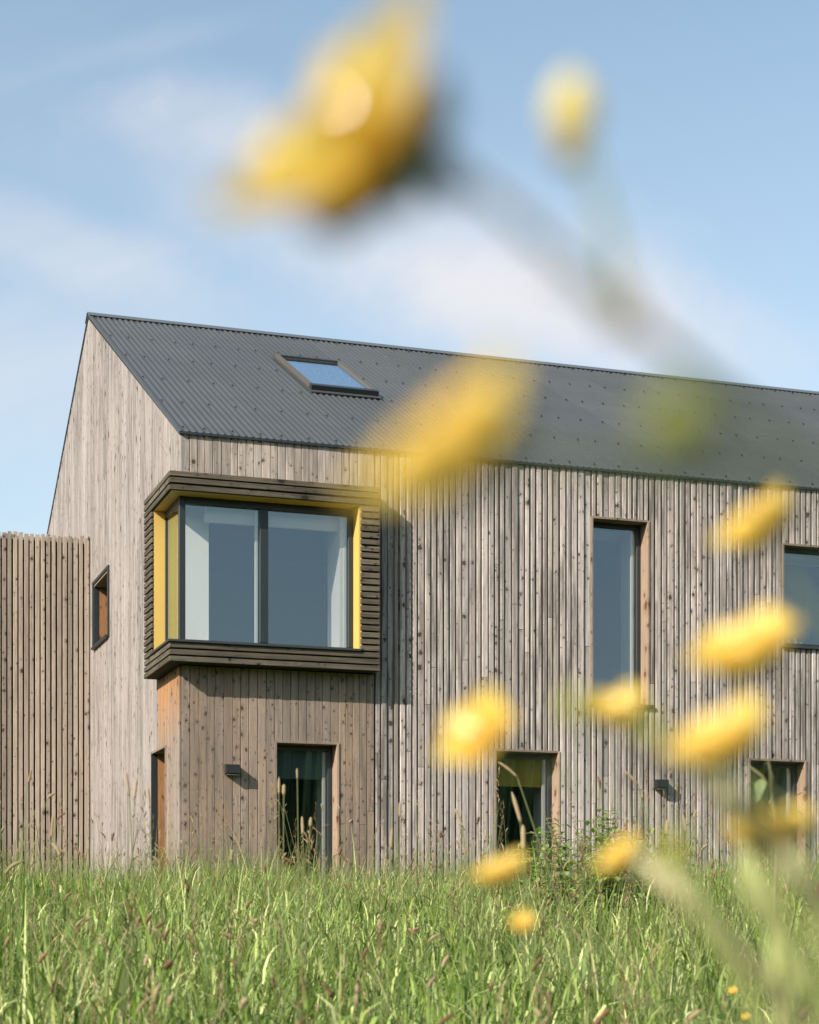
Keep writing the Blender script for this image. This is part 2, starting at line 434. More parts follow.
def cladding(lo, hi, zlo, ztop, holes, put, pitch, jit, gap, depth, split=0.5, relief=False):
    """put(a,b,front,z0,z1) adds one board"""
    edges = sorted({lo, hi} | {e for h in holes for e in h[:2] if lo < e < hi})
    k = 0
    for a, b in zip(edges, edges[1:]):
        for (p, q) in fill(a, b, pitch, jit):
            mid = (p + q) / 2; k += 1
            segs = [(zlo, ztop(mid))]
            for h in holes:
                if h[0] < mid < h[1]:
                    ns = []
                    for (s0, s1) in segs:
                        if h[2] > s0: ns.append((s0, min(s1, h[2])))
                        if h[3] < s1: ns.append((max(s0, h[3]), s1))
                    segs = ns
            front = depth + rng.uniform(0, 0.004)
            gg = gap * rng.uniform(0.7, 1.4)
            if relief:
                r = rng.random()
                if r < 0.10: front -= 0.016; gg *= 0.4
                elif r < 0.30: front -= 0.006
            for (s0, s1) in segs:
                if s1 - s0 < 0.02: continue
                cuts = [s0]
                if s1 - s0 > 1.6 and rng.random() < split:
                    cuts.append(s0 + (s1 - s0) * rng.choice([rng.uniform(0.3, 0.7)]))
                cuts.append(s1)
                for c0, c1 in zip(cuts, cuts[1:]):
                    put(p + gg / 2, q - gg / 2, front + rng.uniform(0, 0.0015), c0 + (0.0015 if c0 != s0 else 0), c1)

# wall cores (behind the boards)
core = MB()
def core_wall(boxf, lo, hi, holes, z0, z1):
    edges = sorted({lo, hi} | {e for h in holes for e in h[:2] if lo < e < hi})
    for a, b in zip(edges, edges[1:]):
        m = (a + b) / 2; segs = [(z0, z1)]
        for h in holes:
            if h[0] < m < h[1]:
                ns = []
                for s0, s1 in segs:
                    if h[2] > s0: ns.append((s0, min(s1, h[2])))
                    if h[3] < s1: ns.append((max(s0, h[3]), s1))
                segs = ns
        for s0, s1 in segs: boxf(a, b, s0, s1)
WT = 0.28
FH = list(W.values()) + [BAY]; GH = list(G.values()) + [BAYG]
core_wall(lambda a, b, s0, s1: core.box(a, b, 0.0, WT, s0, s1), 0.0, LEN, FH, -0.15, EAVE)
core_wall(lambda a, b, s0, s1: core.box(0.0, WT, a, b, s0, s1), WT + 0.001, DEP, [(max(h[0], WT + 0.001), *h[1:]) for h in GH], -0.15, EAVE)
core.prism([(0.0, EAVE + 0.002), (DEP, EAVE + 0.002), (DEP / 2, RID - 0.03)], 0, 0.0, WT)
core.box(LEN - WT, LEN, WT, DEP - WT, -0.15, EAVE); core.box(0.01, LEN, DEP - WT, DEP, -0.15, EAVE - 0.002)
core.prism([(0.0, EAVE + 0.002), (DEP, EAVE + 0.002), (DEP / 2, RID - 0.03)], 0, LEN - WT, LEN)
core.build('wall', M['membrane'], house)
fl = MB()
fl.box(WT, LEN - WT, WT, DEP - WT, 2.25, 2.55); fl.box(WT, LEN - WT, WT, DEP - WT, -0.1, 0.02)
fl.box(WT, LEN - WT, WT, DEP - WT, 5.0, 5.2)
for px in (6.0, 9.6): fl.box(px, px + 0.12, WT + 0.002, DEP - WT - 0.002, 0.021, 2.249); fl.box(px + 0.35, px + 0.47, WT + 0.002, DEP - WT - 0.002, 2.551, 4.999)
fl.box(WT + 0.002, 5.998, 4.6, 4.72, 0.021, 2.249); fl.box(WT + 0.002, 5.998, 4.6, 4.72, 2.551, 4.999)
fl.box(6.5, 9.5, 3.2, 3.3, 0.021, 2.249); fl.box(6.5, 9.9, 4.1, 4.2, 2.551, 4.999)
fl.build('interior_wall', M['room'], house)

def putf(mb, th=0.022, ch=0.003):
    return lambda a, b, fr, z0, z1: mb.box(a, b, -fr - th, -fr + 0.0, z0, z1, ch)
def putg(mb, th=0.022, ch=0.003):
    return lambda a, b, fr, z0, z1: mb.box(-fr - th, -fr, a, b, z0, z1, ch)
SX = 2.085      # right end of the flat boards, in line with the bay's end
u = MB(); cladding(-0.02, SX, 4.835, lambda x: EAVE - 0.02, [], putf(u), 0.087, 0.10, 0.006, 0.012, 0)
u.build('cladding', M['upper'], house, label='pale flat boards above the bay window')
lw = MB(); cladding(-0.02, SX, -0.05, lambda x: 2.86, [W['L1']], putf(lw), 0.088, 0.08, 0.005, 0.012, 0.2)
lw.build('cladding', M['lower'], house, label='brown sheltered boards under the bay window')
mn = MB(); cladding(SX + 0.012, LEN, -0.05, lambda x: EAVE - 0.02, [W[k] for k in ('L2', 'L3', 'W2', 'W4', 'W5', 'W6')], putf(mn, 0.024, 0.005), 0.074, 0.16, 0.019, 0.014, 0.6, True)
mn.build('cladding', M['facade'], house, label='grey ribbed boards of the long wall')
# recessed counter boards seen in the gaps
rb = MB(); cladding(SX + 0.012, LEN, -0.05, lambda x: EAVE - 0.03, [W[k] for k in ('L2', 'L3', 'W2', 'W4', 'W5', 'W6')], putf(rb, 0.008, 0.0), 0.15, 0.1, 0.004, 0.001, 0)
rb.build('counter_boards', M['reveal'], house)
gtop = lambda y: EAVE - 0.01 + SL * (y if y < DEP / 2 else DEP - y)
gb = MB()
cladding(0.0, DEP, -0.05, gtop, [G['G1'], (0.0, 1.15, -1, 4.835)] + [(1.15, 1.50, 0.10, 2.10)], putg(gb), 0.076, 0.22, 0.009, 0.012, 0.5)
gb.build('gable_cladding', M['gable'], house)
gl_ = MB()
cladding(0.0, 1.15, -0.05, lambda y: 2.86, [(0.70, 1.15, 0.10, 2.10)], putg(gl_), 0.085, 0.15, 0.006, 0.012, 0)
gl_.build('gable_cladding', M['gable_low'], house, label='orange unweathered boards below the bay window')
cb = MB(); cb.box(-0.037, 0.03, -0.037, -0.010, 4.836, EAVE - 0.03, 0.003); cb.box(-0.038, -0.010, -0.009, 0.0, 4.836, EAVE - 0.03)
cb.build('corner_board', M['upper'], house)

# ------------------------------------------------------------------ bay window wrapping the corner
P_, Q_ = 0.19, 0.263
BZ0, BZ1 = 2.857, 4.833
BX1, BY1 = 2.076, 1.149
pitch = (BZ1 - BZ0) / 28
bay = empty('bay_window', (0, 0, 0), 0)
bay.parent = house
del_ = None
bw = MB()
for i in range(28):
    z0 = BZ0 + i * pitch + 0.010; z1 = BZ0 + (i + 1) * pitch - 0.008
    full = i < 3 or i >= 25
    jz = rng.uniform(-0.002, 0.002); o = rng.uniform(0, 0.006); th = 0.024
    x0 = -P_ if full else 1.862
    y1a = BY1; y0a = -Q_ if full else 0.715
    bw.box(x0 + (0 if full else 0), BX1, -Q_ - o, -Q_ + th - o, z0 + jz, z1 + jz, 0.003)                  # front
    bw.box(-P_ - o, -P_ + th - o, (y0a + th + 0.004) if full else y0a, BY1, z0 + jz, z1 + jz, 0.003)       # gable side
    bw.box(BX1 - th, BX1 + 0.002, -Q_ + th + 0.004, -0.040, z0 + jz, z1 + jz)                             # right return
    bw.box(-P_ + th + 0.004, -0.040, BY1 - th, BY1, z0 + jz, z1 + jz)                                  # left return
bw.build('bay_cladding', M['box'], bay)
# carcass: two L-shaped slabs and two cheeks behind the boards
bc = MB(); t_ = 0.028
for (z0, z1) in ((BZ0 + 0.012, BZ0 + 3 * pitch - 0.004), (BZ1 - 3 * pitch + 0.008, BZ1 - 0.004)):
    bc.box(-P_ + t_, BX1 - t_, -Q_ + t_, -0.001, z0, z1)
    bc.box(-P_ + t_, -0.001, 0.0, BY1 - t_, z0, z1)
bc.box(1.885, BX1 - t_, -Q_ + t_, -0.001, BZ0 + 3 * pitch, BZ1 - 3 * pitch); bc.box(-P_ + t_, -0.001, 0.74, BY1 - t_, BZ0 + 3 * pitch, BZ1 - 3 * pitch)
bc.build('carcass', M['membrane'], bay)
IZ0, IZ1 = BZ0 + 3 * pitch + 0.03, BZ1 - 3 * pitch
yl = MB()
yl.box(-P_ + 0.0255, 1.862, -Q_ + 0.0255, 0.0, IZ1 + 0.001, IZ1 + 0.0075)            # yellow soffit, front leg
yl.box(-P_ + 0.0255, -0.001, 0.001, 0.738, IZ1 + 0.001, IZ1 + 0.0075)               # side leg
yl.box(1.848, 1.884, -Q_ + 0.026, 0.06, IZ0 - 0.01, IZ1)                  # right cheek
yl.box(-P_ + 0.026, 0.06, 0.716, 0.739, IZ0 - 0.01, IZ1)                  # left cheek
yl.build('lining', M['yellow'], bay)
sl_ = MB()
sl_.box(-P_ - 0.022, 1.862, -Q_ - 0.022, 0.0, IZ0 - 0.034, IZ0 - 0.008, 0.004)
sl_.box(-P_ - 0.022, 0.0, 0.001, 0.715, IZ0 - 0.034, IZ0 - 0.008, 0.004)
sl_.build('sill', M['sillm'], bay)
fr = MB(); FY = -0.045; FX = -0.045
def bar(x0, x1, y0, y1, z0, z1): fr.box(x0, x1, y0, y1, z0, z1, 0.004)
bar(FX, 0.02, FY, 0.02, IZ0 - 0.007, IZ1 - 0.001)               # corner post
bar(0.021, 1.847, FY, 0.02, IZ1 - 0.075, IZ1 - 0.001)           # head
bar(0.021, 1.847, FY, 0.02, IZ0 - 0.007, IZ0 + 0.035)           # bottom rail
bar(0.815, 0.905, FY - 0.012, 0.022, IZ0 + 0.036, IZ1 - 0.076)  # mullion
bar(1.792, 1.847, FY, 0.02, IZ0 + 0.036, IZ1 - 0.076)
bar(FX, 0.02, 0.021, 0.715, IZ1 - 0.075, IZ1 - 0.001)
bar(FX, 0.02, 0.021, 0.715, IZ0 - 0.007, IZ0 + 0.035)
bar(FX, 0.02, 0.692, 0.715, IZ0 + 0.036, IZ1 - 0.076)
fr.build('frame', M['metal'], bay)
for a, b in ((0.018, 0.817), (0.903, 1.794)):
    p = MB(); p.box(a, b, -0.014, -0.006, IZ0 + 0.033, IZ1 - 0.073); p.build('pane', M['glass'], bay)
p = MB(); p.box(-0.030, -0.022, 0.018, 0.695, IZ0 + 0.033, IZ1 - 0.073); p.build('pane', M['glass'], bay)
wl = MB()   # white plaster seen inside the glass: corner pillar, head, right jamb, sill board
wl.box(0.065, 0.355, 0.35, 0.60, IZ0 - 0.028, IZ1 - 0.002); wl.box(0.263, 1.718, 0.10, 0.16, IZ1 - 0.21, IZ1 - 0.002)
wl.box(1.72, 1.86, 0.03, 0.50, IZ0, IZ1 - 0.002); wl.box(0.36, 1.718, 0.10, 0.60, IZ0 - 0.03, IZ0 + 0.01)
wl.build('inner_lining', M['white'], bay)
for a in (0.780, 1.758):
    mt = MB(); mt.box(a, a + 0.032, 0.024, 0.05, IZ0 + 0.03, IZ1 - 0.08, 0.003); mt.build('inner_trim', M['white'], bay)

# ------------------------------------------------------------------ ordinary windows
def window(key, label, panels=(), rev='fresh', depth=0.20, sill=True, trans=False):
    x0, x1, z0, z1 = W[key]
    w = empty('window'); w.parent = house; w['label'] = label
    t = 0.022
    r = MB()
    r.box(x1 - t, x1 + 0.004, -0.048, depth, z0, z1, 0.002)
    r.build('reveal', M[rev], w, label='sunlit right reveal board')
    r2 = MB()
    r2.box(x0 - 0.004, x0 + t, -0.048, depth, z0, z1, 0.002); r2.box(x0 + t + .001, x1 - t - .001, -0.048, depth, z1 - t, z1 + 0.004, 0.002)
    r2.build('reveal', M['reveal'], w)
    f = MB(); a, b = x0 + t + 0.001, x1 - t - 0.001; y0, y1 = depth - 0.075, depth - 0.012; q = 0.05
    zt = z1 - t - 0.002
    f.box(a, a + q, y0, y1, z0, zt, 0.004); f.box(b - q, b, y0, y1, z0, zt, 0.004)
    f.box(a + q, b - q, y0, y1, zt - q, zt, 0.004); f.box(a + q, b - q, y0, y1, z0, z0 + q, 0.004)
    if trans: f.box(a + q, b - q, y0, y1, trans, trans + 0.045, 0.004)
    f.build('frame', M['metal'], w)
    p = MB(); p.box(a + q - 0.004, b - q + 0.004, depth - 0.045, depth - 0.037, z0 + q - 0.004, zt - q + 0.004); p.build('pane', M['glass'], w)
    if sill:
        s = MB(); s.box(x0 - 0.012, x1 + 0.05, -0.075, depth - 0.076, z0 - 0.028, z0 + 0.004, 0.003); s.build('sill', M['sillm'], w)
    j = MB()
    j.box(b - q - 0.006, b - q + 0.02, depth + 0.002, depth + 0.34, z0, zt); j.box(x0 + 0.0, x0 + 0.06, depth + 0.002, depth + 0.34, z0, zt)
    j.box(x0 + 0.061, b - q - 0.008, depth + 0.30, depth + 0.34, zt - 0.10, zt)
    j.build('inner_lining', M['jamb'], w)
    tr = MB(); tr.box(b - q - 0.042, b - q - 0.008, depth - 0.010, depth + 0.02, z0 + q, zt - q, 0.003); tr.build('inner_trim', M['white'], w)
    for (nm, m, (pa, pb, pz0, pz1), lb) in panels:
        pp = MB(); pp.box(pa, pb, depth + 0.03, depth + 0.045, pz0, pz1, 0.002); pp.build(nm, M[m], w, label=lb)
    return w
window('L1', 'narrow ground floor window beside the left wall lamp', [('blind', 'teal', (1.03, 1.62, 1.735, 2.04), 'half lowered grey teal blind')], 'fresh')
window('L2', 'ground floor window with a mustard panel across its top', [('top_panel', 'olive', (3.52, 4.17, 1.72, 2.06), 'mustard yellow top panel')], 'fresh')
window('L3', 'ground floor window at far right with an olive left leaf', [('side_panel', 'olive', (6.68, 6.98, 0.14, 2.06), 'olive left panel'), ('picture', 'red', (7.00, 7.12, 1.72, 1.98), 'dark red picture inside the room')], 'fresh')
window('W2', 'tall narrow upper window with orange right reveal', [], 'fresh', 0.20)
window('W4', 'wide upper window cut by the right edge of the photo', [('top_panel', 'olive', (7.18, 8.80, 4.50, 4.60), 'mustard strip under the head')], 'fresh', 0.14)
window('W5', 'tall upper window beyond the right edge')
window('W6', 'ground floor window beyond the right edge')

def gwin(key, label, framed):
    y0, y1, z0, z1 = G[key]
    w = empty('window'); w.parent = house; w['label'] = label
    t = 0.022; d = 0.26
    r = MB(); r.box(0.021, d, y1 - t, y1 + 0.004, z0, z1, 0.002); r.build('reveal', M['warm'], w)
    r = MB(); r.box(-0.048, 0.020, y1 - t - 0.004, y1 + 0.004, z0, z1, 0.002); r.build('dark_edge_strip', M['metal'], w)  # dark strip along the outer edge of the far reveal
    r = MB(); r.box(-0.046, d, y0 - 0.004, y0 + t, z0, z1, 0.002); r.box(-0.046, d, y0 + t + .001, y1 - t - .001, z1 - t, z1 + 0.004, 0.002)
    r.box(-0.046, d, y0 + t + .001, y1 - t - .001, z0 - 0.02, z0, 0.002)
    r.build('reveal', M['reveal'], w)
    f = MB(); q = 0.05; a, b = y0 + t + .001, y1 - t - .001
    f.box(d - 0.06, d, a, a + q, z0, z1 - t, 0.003); f.box(d - 0.06, d, b - q, b, z0, z1 - t, 0.003)
    f.box(d - 0.06, d, a + q, b - q, z0, z0 + q, 0.003); f.box(d - 0.06, d, a + q, b - q, z1 - t - q, z1 - t - .002, 0.003)
    if framed:
        for (c0, c1, e0, e1) in ((y0 - 0.05, y0 - 0.006, z0 - 0.05, z1 + 0.05), (y1 + 0.006, y1 + 0.05, z0 - 0.05, z1 + 0.05)):
            f.box(-0.062, -0.040, c0, c1, e0, e1, 0.003)
        f.box(-0.062, -0.040, y0 - 0.005, y1 + 0.005, z1 + 0.006, z1 + 0.05, 0.003); f.box(-0.085, -0.040, y0 - 0.005, y1 + 0.005, z0 - 0.05, z0 - 0.022, 0.003)
    f.build('frame', M['metal'], w)
    p = MB(); p.box(d - 0.035, d - 0.027, a + q - .004, b - q + .004, z0 + q - .004, z1 - t - q + .004); p.build('pane', M['glass'], w)
gwin('G1', 'small dark framed window high in the gable', True)
gwin('G2', 'narrow deep window at the foot of the gable', False)

# ------------------------------------------------------------------ roof
ang = math.atan(SL); nL = (0, -math.sin(ang), math.cos(ang))
def rp(x, s, h=0.0):   # s measured horizontally up the near slope, h normal height
    return (x, s + nL[1] * h, EAVE + 0.02 + SL * s + nL[2] * h)
rf = MB(); wl_ = 0.076; sub = 8; xs0, xs1 = -0.040, LEN + 0.05
nx = int((xs1 - xs0) / wl_ * sub)
svals = [-0.05, 1.5, 3.0, 4.5, DEP / 2 - 0.02]
vs = []
for side in (0, 1):
    for s in svals:
        for i in range(nx + 1):
            x = xs0 + i * wl_ / sub
            h = 0.014 + 0.009 * math.sin(2 * PI * i / sub)
            q = rp(x, s, h)
            vs.append(q if side == 0 else (q[0], DEP - q[1], q[2]))
fs = []
for side in (0, 1):
    o = side * len(svals) * (nx + 1)
    for j in range(len(svals) - 1):
        for i in range(nx):
            a = o + j * (nx + 1) + i
            fs.append((a, a + 1, a + nx + 2, a + nx + 1))
rf.add(vs, fs, True)
roof = rf.build('roof', M['roof'], house)
dk = MB()   # decking under the sheets
dk.prism([(-0.045, EAVE - 0.006), (DEP / 2, RID - 0.012 + 0.02), (DEP + 0.045, EAVE - 0.006), (DEP + 0.03, EAVE - 0.022), (DEP / 2, RID - 0.035), (-0.03, EAVE - 0.022)], 0, -0.042, LEN + 0.03)
dk.build('decking', M['membrane'], roof)
rk = MB()
for sd in (0, 1):
    f_ = (lambda y: y) if sd == 0 else (lambda y: DEP - y)
    a, b = rp(0, -0.055, -0.012), rp(0, -0.055, 0.020); c, d = rp(0, DEP / 2 - .01, 0.020), rp(0, DEP / 2 - .01, -0.012)
    rk.prism([(f_(a[1]), a[2]), (f_(b[1]), b[2]), (f_(c[1]), c[2]), (f_(d[1]), d[2])], 0, -0.047, -0.041)
rk.build('rake_trim', M['roof'], roof)
ev = MB(); ev.box(-0.040, LEN + 0.05, -0.066, -0.058, EAVE - 0.020, EAVE + 0.006); ev.box(-0.040, LEN + 0.05, -0.057, -0.042, EAVE - 0.020, EAVE - 0.015); ev.build('eaves_trim', M['metal'], roof)
rc = MB()
for sd in (0, 1):
    f_ = (lambda y: y) if sd == 0 else (lambda y: DEP - y)
    a, b, c, d = rp(0, DEP / 2 - 0.17, 0.027), rp(0, DEP / 2 - 0.17, 0.033), rp(0, DEP / 2 - 0.002, 0.037), rp(0, DEP / 2 - 0.002, 0.030)
    rc.prism([(f_(p[1]), p[2]) for p in (a, b, c, d)], 0, -0.058, LEN + 0.06)
rc.tube([(-0.058, DEP / 2, RID + 0.046), (LEN + 0.06, DEP / 2, RID + 0.046)], 0.012, 8)
rc.build('ridge_cap', M['flash'], roof)
# screw caps: the 100 nearest of them parts of their own, the others as one
sc_pts = []
rows = [0.10, 1.24, 2.35, 3.49, 4.59, 5.72]
crest = wl_ / 4
for j, s in enumerate(rows):
    x = crest + wl_ * 4 * 0 + (j % 2) * 0.0
    k = 0
    while x < LEN:
        if not (2.0 < x < 3.05 and 2.3 < s < 4.35):
            sc_pts.append((x + rng.choice((0, 0, 0, 0.0)), s))
        x += wl_ * (4 if k % 3 else 3); k += 1
sc_pts.sort(key=lambda p: p[0] + 0.4 * p[1])
sc_me = None
def screw_mb(mb, x, s):
    a = rp(x, s, 0.020); b = rp(x, s, 0.032); c = rp(x, s, 0.036)
    mb.tube([a, b, c], [0.012, 0.011, 0.005], 8)
vis = sc_pts[:100]; rest = sc_pts[100:]
m0 = MB()
a = Vector((0, 0, 0)); nn = Vector(nL)
m0.tube([a, nn * 0.010, nn * 0.014], [0.012, 0.011, 0.005], 8)
s0 = m0.build('screw', M['screw'], roof); s0.location = rp(vis[0][0], vis[0][1], 0.021)
for (x, s) in vis[1:]:
    c = s0.copy(); COL.objects.link(c); c.parent = roof; c.location = rp(x, s, 0.021)
mr = MB()
for (x, s) in rest: screw_mb(mr, x, s)
mr.build('screws', M['screw'], roof, kind='stuff')

# roof window
sk = empty('roof_window'); sk.parent = house
def rbox(mb, x0, x1, s0, s1, h0, h1):
    vs = [rp(x, s, h) for h in (h0, h1) for (x, s) in ((x0, s0), (x1, s0), (x1, s1), (x0, s1))]
    mb.add(vs, [(3, 2, 1, 0), (4, 5, 6, 7), (0, 1, 5, 4), (1, 2, 6, 5), (2, 3, 7, 6), (3, 0, 4, 7)])
X0, X1, S0, S1 = 2.10, 2.93, 2.52, 4.24
m = MB(); rbox(m, X0 - 0.035, X0 - 0.001, S0 - 0.12, S1 + 0.06, 0.026, 0.036); rbox(m, X1 + 0.001, X1 + 0.035, S0 - 0.12, S1 + 0.06, 0.026, 0.036)
rbox(m, X0, X1, S0 - 0.13, S0 - 0.001, 0.026, 0.037); rbox(m, X0, X1, S1 + 0.001, S1 + 0.06, 0.026, 0.037)
m.build('flashing', M['roof'], sk)
m = MB(); q = 0.035
rbox(m, X0, X0 + q, S0, S1, 0.0, 0.085); rbox(m, X1 - q, X1, S0, S1, 0.0, 0.085)
rbox(m, X0 + q + .001, X1 - q - .001, S1 - 0.13, S1, 0.0, 0.075)
m.build('frame', M['apron'], sk)
m = MB(); rbox(m, X0 - 0.01, X1 + 0.01, S0 - 0.03, S0 + 0.07, 0.04, 0.095)
m.build('hood', M['metal'], sk)
m = MB(); rbox(m, X0 + q, X1 - q, S1 - 0.13, S1 - 0.08, 0.0755, 0.092); m.build('top_cover', M['metal'], sk)
m = MB(); rbox(m, X0 + q + .002, X1 - q - .002, S0 + 0.071, S1 - 0.131, 0.055, 0.062); m.build('pane', M['skyglass'], sk)
m = MB(); rbox(m, X0 + q + .002, X1 - q - .002, S0 + 0.071, S1 - 0.131, 0.028, 0.034); m.build('blind', M['jamb'], sk)

# ------------------------------------------------------------------ slatted screen beside the gable
scr = empty('slatted_timber_screen', (HX, HY, 0), TH, 'tall screen of narrow vertical timber slats left of the gable', 'screen')
ln = MB(); x = -6.2; YS = 5.86
while x < -0.075:
    w = 0.052 + rng.uniform(-0.003, 0.003)
    ln.box(x, x + w, YS + rng.uniform(-0.003, 0.003), YS + 0.035, -0.05, 5.405 + rng.uniform(-0.012, 0.014), 0.003)
    x += 0.0725
ln.build('front_slats', M['screen'], scr)
bk = MB(); x = -6.16
while x < -0.12:
    bk.box(x, x + 0.05, YS + 0.16, YS + 0.19, 4.6, 5.40 + rng.uniform(-0.02, 0.02), 0.003); x += 0.0725
bk.build('back_slats', M['gable'], scr)
m = MB(); m.box(-6.2, -0.06, YS + 0.07, YS + 0.12, -0.05, 5.33); m.build('backing', M['membrane'], scr)
m = MB(); m.box(-0.069, -0.048, YS - 0.012, YS + 0.19, -0.05, 5.42, 0.003); m.build('end_board', M['screen'], scr)
m = MB()
for z in (0.4, 1.6, 2.8, 4.0, 5.1): m.box(-6.2, -0.072, YS + 0.037, YS + 0.068, z, z + 0.05)
m.build('rail', M['membrane'], scr)
m = MB(); m.box(-6.2, -6.1, YS + 0.2, YS + 3.2, -0.05, 5.33); m.build('side_wall', M['screen'], scr)

# ------------------------------------------------------------------ wall lamps
def lamp(x, z, label):
    c = Matrix.Rotation(TH, 3, 'Z') @ Vector((x, -0.037, 0))
    l = empty('wall_lamp', (HX + c.x, HY + c.y, z), TH, label, 'wall lamp', 'wall lamps on the long wall')
    m = MB(); m.box(-0.062, 0.062, -0.014, -0.0, -0.05, 0.05, 0.003); m.build('back_plate', M['lamp'], l)
    m = MB(); m.prism([(-0.112, 0.050), (-0.015, 0.056), (-0.015, -0.052), (-0.112, -0.040)], 0, -0.072, 0.072); m.build('housing', M['lamp'], l)
    m = MB(); m.box(-0.055, 0.055, -0.100, -0.03, -0.0555, -0.0530); m.build('lens', M['jamb'], l)
lamp(0.505, 1.785, 'small black box lamp left of the narrow ground floor window')
lamp(5.478, 1.765, 'small black box lamp below the tall upper window')

# white jars on the sill of the wide upper window
Mw = Matrix.Translation((HX, HY, 0)) @ Matrix.Rotation(TH, 4, 'Z')
for k, (x, h_, lb) in enumerate(((7.34, 0.11, 'white jar on the wide window sill, leftmost of three'), (7.42, 0.15, 'white jar on the wide window sill, middle and tallest of three'), (7.50, 0.10, 'white jar on the wide window sill, rightmost of three'))):
    p = Mw @ Vector((x, 0.27, 3.432 ))
    m = MB(); m.tube([(0, 0, 0), (0, 0, h_ * .15), (0, 0, h_ * .6), (0, 0, h_ * .8), (0, 0, h_)], [0.018, 0.026, 0.026, 0.012, 0.014], 12)
    o = m.build('jar', M['ceramic'], None, label=lb, cat='jar', group='jars on the window sill'); o.location = p
m = MB(); m.box(7.2, 8.8, 0.205, 0.40, 3.40, 3.43); m.build('window_board', M['white'], house)

# ------------------------------------------------------------------ meadow grass
nr = np.random.default_rng(11)
gzv = np.vectorize(gz)
def blades(n, seg, ymin, ymax, hmin, hmax, wmin, wmax, name, mat, lift=None, bend=(0.15, 0.9), lean=0.0, xk=0.34, x0=1.2):
    Y = ymin + (ymax - ymin) * nr.random(n * 3) ** 0.75
    keep = nr.random(n * 3) < (xk * Y + x0) / (xk * ymax + x0)
    Y = Y[keep][:n]; n = len(Y)
    X = (nr.random(n) * 2 - 1) * (xk * Y + x0)
    # tufts
    ncl = n // 22
    ci = nr.integers(0, ncl, n); cX = X[ci]; cY = Y[ci]
    tuft = nr.random(n) < 0.65
    X = np.where(tuft, cX + nr.normal(0, 0.045, n), X); Y = np.where(tuft, cY + nr.normal(0, 0.045, n), Y)
    # keep clear of the house and screen
    c, s = math.cos(TH), math.sin(TH)
    lx = (X - HX) * c + (Y - HY) * s; ly = -(X - HX) * s + (Y - HY) * c
    ok = ~((ly > -0.12) & (lx > -0.08)) & ~(ly > 5.7)
    X = X[ok]; Y = Y[ok]; n = len(X)
    Z = gzv(X, Y)
    patch = 0.5 + 0.5 * np.sin(X * 2.1 + 1.3 * np.sin(Y * 1.7)) * np.cos(Y * 1.9 + X)
    H = (hmin + (hmax - hmin) * nr.random(n)) * (0.66 + 0.56 * patch) * np.where(nr.random(n) < 0.04, 1.28, 1.0) * (1.0 + 0.10 * np.clip((Y - 7) / 6, 0, 1)) * (1.0 + 0.10 * np.clip(X / Y * 4, 0, 1))
    Wd = wmin + (wmax - wmin) * nr.random(n)
    if lift: Z = Z + lift[0] + (lift[1] - lift[0]) * nr.random(n) * (0.8 + 0.3 * patch)
    az = nr.random(n) * 2 * np.pi
    B = bend[0] + (bend[1] - bend[0]) * nr.random(n) ** 1.8
    dx, dy = np.cos(az), np.sin(az)
    tw = az + np.pi / 2 + nr.normal(0, 0.5, n)
    wx, wy = np.cos(tw), np.sin(tw)
    t = np.linspace(0, 1, seg + 1)
    V = np.zeros((n, 2 * seg + 1, 3)); A = np.zeros((n, 2 * seg + 1))
    for i, ti in enumerate(t):
        ang_ = B * ti * 1.25
        r = H * (B * 0.5 * ti ** 2) ; z = H * (ti - 0.28 * B * ti ** 2.2 - 0.25 * np.maximum(B - 0.6, 0) * ti ** 3 * 1.6)
        px = X + dx * r + lean * H * ti; py = Y + dy * r; pz = Z + z - 0.01
        w = Wd * (1 - ti ** 1.6) * (0.7 + 0.6 * min(ti * 3, 1)) * 0.5
        if i < seg:
            V[:, 2 * i] = np.stack([px - wx * w, py - wy * w, pz], 1); V[:, 2 * i + 1] = np.stack([px + wx * w, py + wy * w, pz], 1)
            A[:, 2 * i] = A[:, 2 * i + 1] = ti
        else:
            V[:, 2 * i] = np.stack([px, py, pz], 1); A[:, 2 * i] = 1
    nv = 2 * seg + 1
    base = (np.arange(n) * nv)[:, None]
    quads = np.concatenate([base + np.array([2 * i, 2 * i + 1, 2 * i + 3, 2 * i + 2]) for i in range(seg - 1)], 1).reshape(-1)
    tris = (base + np.array([2 * seg - 2, 2 * seg - 1, 2 * seg])).reshape(-1)
    me = bpy.data.meshes.new(name)
    me.vertices.add(n * nv); me.vertices.foreach_set('co', V.reshape(-1).astype(np.float32))
    loops = np.concatenate([quads, tris]); nq = n * (seg - 1)
    me.loops.add(len(loops)); me.loops.foreach_set('vertex_index', loops.astype(np.int32))
    me.polygons.add(nq + n)
    me.polygons.foreach_set('loop_start', np.concatenate([np.arange(nq) * 4, nq * 4 + np.arange(n) * 3]).astype(np.int32))
    me.polygons.foreach_set('loop_total', np.concatenate([np.full(nq, 4), np.full(n, 3)]).astype(np.int32))
    me.update(calc_edges=True)
    at = me.attributes.new('along', 'FLOAT', 'POINT'); at.data.foreach_set('value', A.reshape(-1).astype(np.float32))
    me.materials.append(mat)
    o = bpy.data.objects.new(name, me); COL.objects.link(o)
    return o
gr = blades(85000, 5, 1.9, 19.5, 0.34, 0.80, 0.0035, 0.008, 'meadow_grass', M['grass'])
tag(gr, 'tall green meadow grass covering the slope below the house', 'grass', kind='stuff')
gr2 = blades(70000, 5, 1.9, 19.5, 0.34, 0.88, 0.007, 0.015, 'broad_meadow_grass', M['grass2'], bend=(0.4, 1.9))
tag(gr2, 'broad arching pale green blades among the meadow grass', 'grass', kind='stuff')

